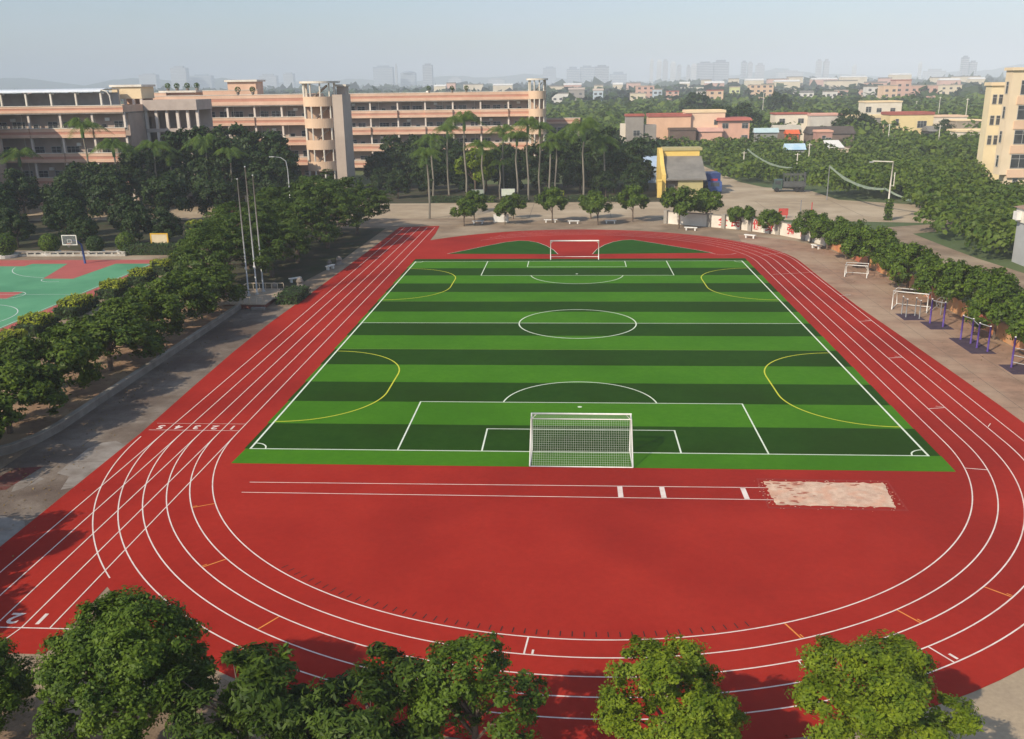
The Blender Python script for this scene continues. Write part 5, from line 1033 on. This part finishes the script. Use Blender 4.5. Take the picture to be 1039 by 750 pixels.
for x,y,w_,h,d,c,r,l in FARH:
    m = mat('far_'+c, FARW[c], tuple(q*.85 for q in FARW[c]), .08, .85)
    me = window_mesh(2.2,1.6); n = max(2,int(w_/4.5)); wins = [((k+.5)/n,z_,me) for k in range(n) for z_ in np.arange(2.2,h-2.4,3.6)][:40]
    house('far_house', l, x, y, w_, d, h-.8, m, 'gable' if r=='gable' else 'flat', REDR if r=='red' else (mat('far_roof',(.5,.42,.36),(.42,.35,.3),.1,.9) if c!='white' else None), wins=wins, group='far houses beyond the forest')
for i,(x,y,w_,h) in enumerate(SHEDS):
    house('far_shed','long low pale-roofed shed far off on the hazy plain, below the skyline', x, y, w_, w_*.5, max(5,h-2.5), mat('far_cream',FARW['cream']) if i%3 else mat('far_pink',FARW['pink']), 'gable' if i%2 else 'flat', WHITE if i%2 else CONCL, group='pale sheds on the hazy plain', cat='shed', par=1.5)
g = np.random.default_rng(77)
for i in range(22):
    D_ = g.uniform(1050,2300); u = g.uniform(-.10,.50); w_ = g.uniform(14,60); h = g.uniform(5,14)
    house('far_shed','long low pale-roofed shed far off on the hazy plain, below the skyline', u*D_, D_, w_, w_*.4, h, mat(['far_cream','far_pink','far_white','far_peach'][i%4],FARW[['cream','pink','white','peach'][i%4]]), 'gable' if i%3==0 else 'flat', [WHITE,CONCL,WALLW][i%3], group='pale sheds on the hazy plain', cat='shed', par=1.2, rz=g.uniform(-.3,.3))
# hills at the far left
def hill(x0, x1, y, h, sd):
    g = np.random.default_rng(sd); n = 60; X = np.linspace(x0,x1,n); f = np.sin(np.linspace(0,pi,n))**.8; H = h*f*(.75+.25*np.sin(X/310+sd)+.12*np.sin(X/97+sd*2)); vs = []
    for j,(dy,k) in enumerate(((-700,0),(-350,.55),(0,1),(500,.6),(1100,0))):
        vs += [(X[i]+g.normal(0,14), y+dy+g.normal(0,30), max(-.5,H[i]*k*(1+g.normal(0,.04)))-.4) for i in range(n)]
    fs = [(j*n+i,j*n+i+1,(j+1)*n+i+1,(j+1)*n+i) for j in range(4) for i in range(n-1)]
    setting(MB().add(vs,fs).build('hills', mat('hill_green',(.05,.08,.035),(.07,.09,.045),.003,.95), smooth=True))
hill(-4200,-1500,5200,135,1); hill(-2300,300,6400,120,2); hill(-300,2500,6600,95,3); hill(1500,5200,6000,110,5)
# ---- orchard and forest masses
def mass(name, pts, s0, seed, m, nl, leaf, hmin, hmax, sq=.8):
    """leafy crowns at given ground points, one mesh"""
    g = np.random.default_rng(seed); Q = []; P = np.array(pts); n = len(P); r = s0*g.uniform(.75,1.3,n); h = g.uniform(hmin,hmax,n)
    D = unit(g.normal(size=(n,nl,3))); D[:,:,2] = np.abs(D[:,:,2])*1.15-.28; D = unit(D)
    lob = unit(g.normal(size=(n,5,3))+[0,0,.3]); k = np.max(np.einsum('nij,nkj->nik',D,lob),axis=2); rr = .66+.36*np.clip((k-.5)/.45,0,1)+g.normal(0,.07,(n,nl))
    C = D*rr[:,:,None]*r[:,None,None]*[1,1,sq]; C[:,:,0] += P[:,None,0]; C[:,:,1] += P[:,None,1]; C[:,:,2] += (h-r*sq*.8)[:,None]; C[:,:,2] = np.maximum(C[:,:,2],.15)
    Nn = unit(D+g.normal(0,.45,(n,nl,3))+[0,0,.2]); L_ = leaf*np.repeat(r/s0,nl)[:,None]
    me = npmesh(name, leaves(C.reshape(-1,3), Nn.reshape(-1,3), 1, g, aspect=.75)*1.0, 4) if False else npmesh(name, leaves_s(C.reshape(-1,3), Nn.reshape(-1,3), L_, g), 4)
    return setting(link(name, me, m), 'stuff')
def leaves_s(C, Nrm, L_, g, aspect=.75):
    n = len(C); a = unit(np.cross(Nrm, g.normal(size=(n,3)))); b = np.cross(Nrm, a); L_ = L_*g.uniform(.65,1.3,(n,1))
    return np.stack([C-a*L_*.5, C+b*L_*aspect*.5, C+a*L_*.5-Nrm*L_*.15, C-b*L_*aspect*.5], 1)
def inpoly(x, y, P):
    c = False; n = len(P)
    for i in range(n):
        (x0,y0),(x1,y1) = P[i],P[i-1]
        if (y0 > y) != (y1 > y) and x < (x1-x0)*(y-y0)/(y1-y0)+x0: c = not c
    return c
CLEAR = [(43.2,139.5),(46,139.5),(48,141)]+[(o.location.x,o.location.y) for o in COL.objects if o.get('category') in ('house',) and o.location.y < 400]
def scatter(poly, step, seed, keep=1, clear=True):
    g = np.random.default_rng(seed); xs = [p[0] for p in poly]; ysp = [p[1] for p in poly]; o = []
    for x in np.arange(min(xs),max(xs),step):
        for y in np.arange(min(ysp),max(ysp),step):
            X, Y = x+g.uniform(-.45,.45)*step, y+g.uniform(-.45,.45)*step
            if g.random() < keep and inpoly(X,Y,poly) and not (clear and any(abs(X-a)<8 and -3.2<Y-b<12 for a,b in CLEAR)): o.append((X,Y))
    return o
near = [(72,90),(53,88),(52.5,98),(61,113),(61.5,121),(47,127.5),(43.5,140),(75,140),(75,124),(75.5,117),(74,104),(66,76),(57,74)]
front = [(53.5,90),(51.0,83),(51.2,61.8),(53.6,62.5),(66,63),(80,116),(74,116)]
mass('orchard', scatter(front,2.9,1), 2.3, 5, LEAF_O, 190, .62, 3.4, 4.8)
mass('orchard', scatter([(61,121.5),(47.5,127.6),(44,146),(40.5,149),(75.5,160),(88,158),(75.5,124),(75.5,112),(62,99),(54,98),(60,112)],3.3,2), 2.6, 6, LEAF_O, 170, .72, 3.6, 5.2)
mass('orchard', scatter([(37.5,161),(43,150.5),(88,160.5),(100,190),(86,215),(60,212),(36,222),(35.5,188)],4.0,3), 2.5, 7, LEAF_O, 120, .82, 2.6, 4.2)
mass('orchard', scatter([(88,173),(150,176),(165,262),(70,262),(24,262),(24,225),(60,216),(84,216),(100,191)],4.8,4), 3.2, 8, LEAF_O, 90, 1.15, 3.8, 5.6)
mass('forest', scatter([(24,224),(24,262),(0,268),(-4,240),(3,226),(3,160),(10,160),(13.5,176),(27,176),(28,224)],5.2,14), 3.6, 18, LEAF_G, 100, 1.25, 5,7.5)
mass('forest', scatter([(-10,264),(24,262),(60,268),(165,263),(195,330),(150,332),(100,338),(60,330),(0,345),(-25,330)],6.5,5,clear=True), 4.6, 9, LEAF_O, 80, 1.7, 5, 8)
mass('forest', scatter([(-32,335),(60,335),(150,345),(235,345),(330,480),(150,500),(0,500),(-48,480)],9,6), 6.2, 10, LEAF_O, 62, 2.6, 5, 8.5)
mass('forest', scatter([(-70,485),(0,505),(330,485),(480,700),(200,690),(120,700),(-60,690)],13,7), 8.5, 11, LEAF_O, 50, 4.2, 6.5, 10)
mass('forest', scatter([(-330,700),(480,705),(820,1100),(300,1150),(-480,1100)],24,8,.85), 15, 12, LEAF_G, 40, 8, 7, 12)
mass('forest', scatter([(-900,1100),(850,1100),(1500,2000),(-1500,2000)],50,9,.62), 30, 13, LEAF_G, 34, 17, 8, 15, sq=.5)
mass('forest', scatter([(-2400,2000),(2200,2000),(4300,4300),(-4300,4300)],120,10,.6), 60, 15, LEAF_G, 30, 36, 10, 18, sq=.35)
# single trees and poles that stand out above the forest
proto('conifer', [(ck(301,(2.2,2.2,6.5),7,120,30,1.0,1.0,lobes=5,lob=.2), dict(h=5,r=.3,nb=4), LEAF_G)])
tree('conifer',0,152,795,1.25,'tall dark conifer standing alone among the far pink houses',None,cat='tree',name='conifer_tree')
for i,(x,y,s,l) in enumerate(((66,286.5,.8,'dark tree at the left end of the low red-trimmed house'),(72,286,.75,'dark round tree in front of the left red-trimmed house'),(94.5,280,1.1,'tall dark tree between the red-trimmed houses and the grey cement house'),(100,284,.95,'dark tree leaning on the left of the grey cement house'),(57,290,1.25,'big dark tree behind the rose pink house, nearest to it'),(52,300,1.3,'big dark tree behind the pink house group'),(63,302,1.3,'big dark tree above the pale blue sheet shed'),(24.5,240,.55,'small leafy tree in front of the peach house'),(60,420,1.6,'large dark tree mass above the pink house group'),(110,470,1.5,'dark tree by the lime yellow house'),(124,275,.8,'dark tree in front of the dark garage'))):
    tree('grove',i,x,y,s,l,'dark trees among the village houses')
for i,(x,y,h) in enumerate(((184.8,477,10.5),(165.8,393,14),(140,297.5,15),(95,239.8,9),(113.6,473.3,14),(102.4,473.4,16),(110,240,8.5),(52.5,172,5.5),(42.5,186,5),(61,196,6.2))):
    pole(x,y,h,f'thin pale utility pole above the orchard and forest, {ORD(i)} of ten',WALLW,.14,.6)
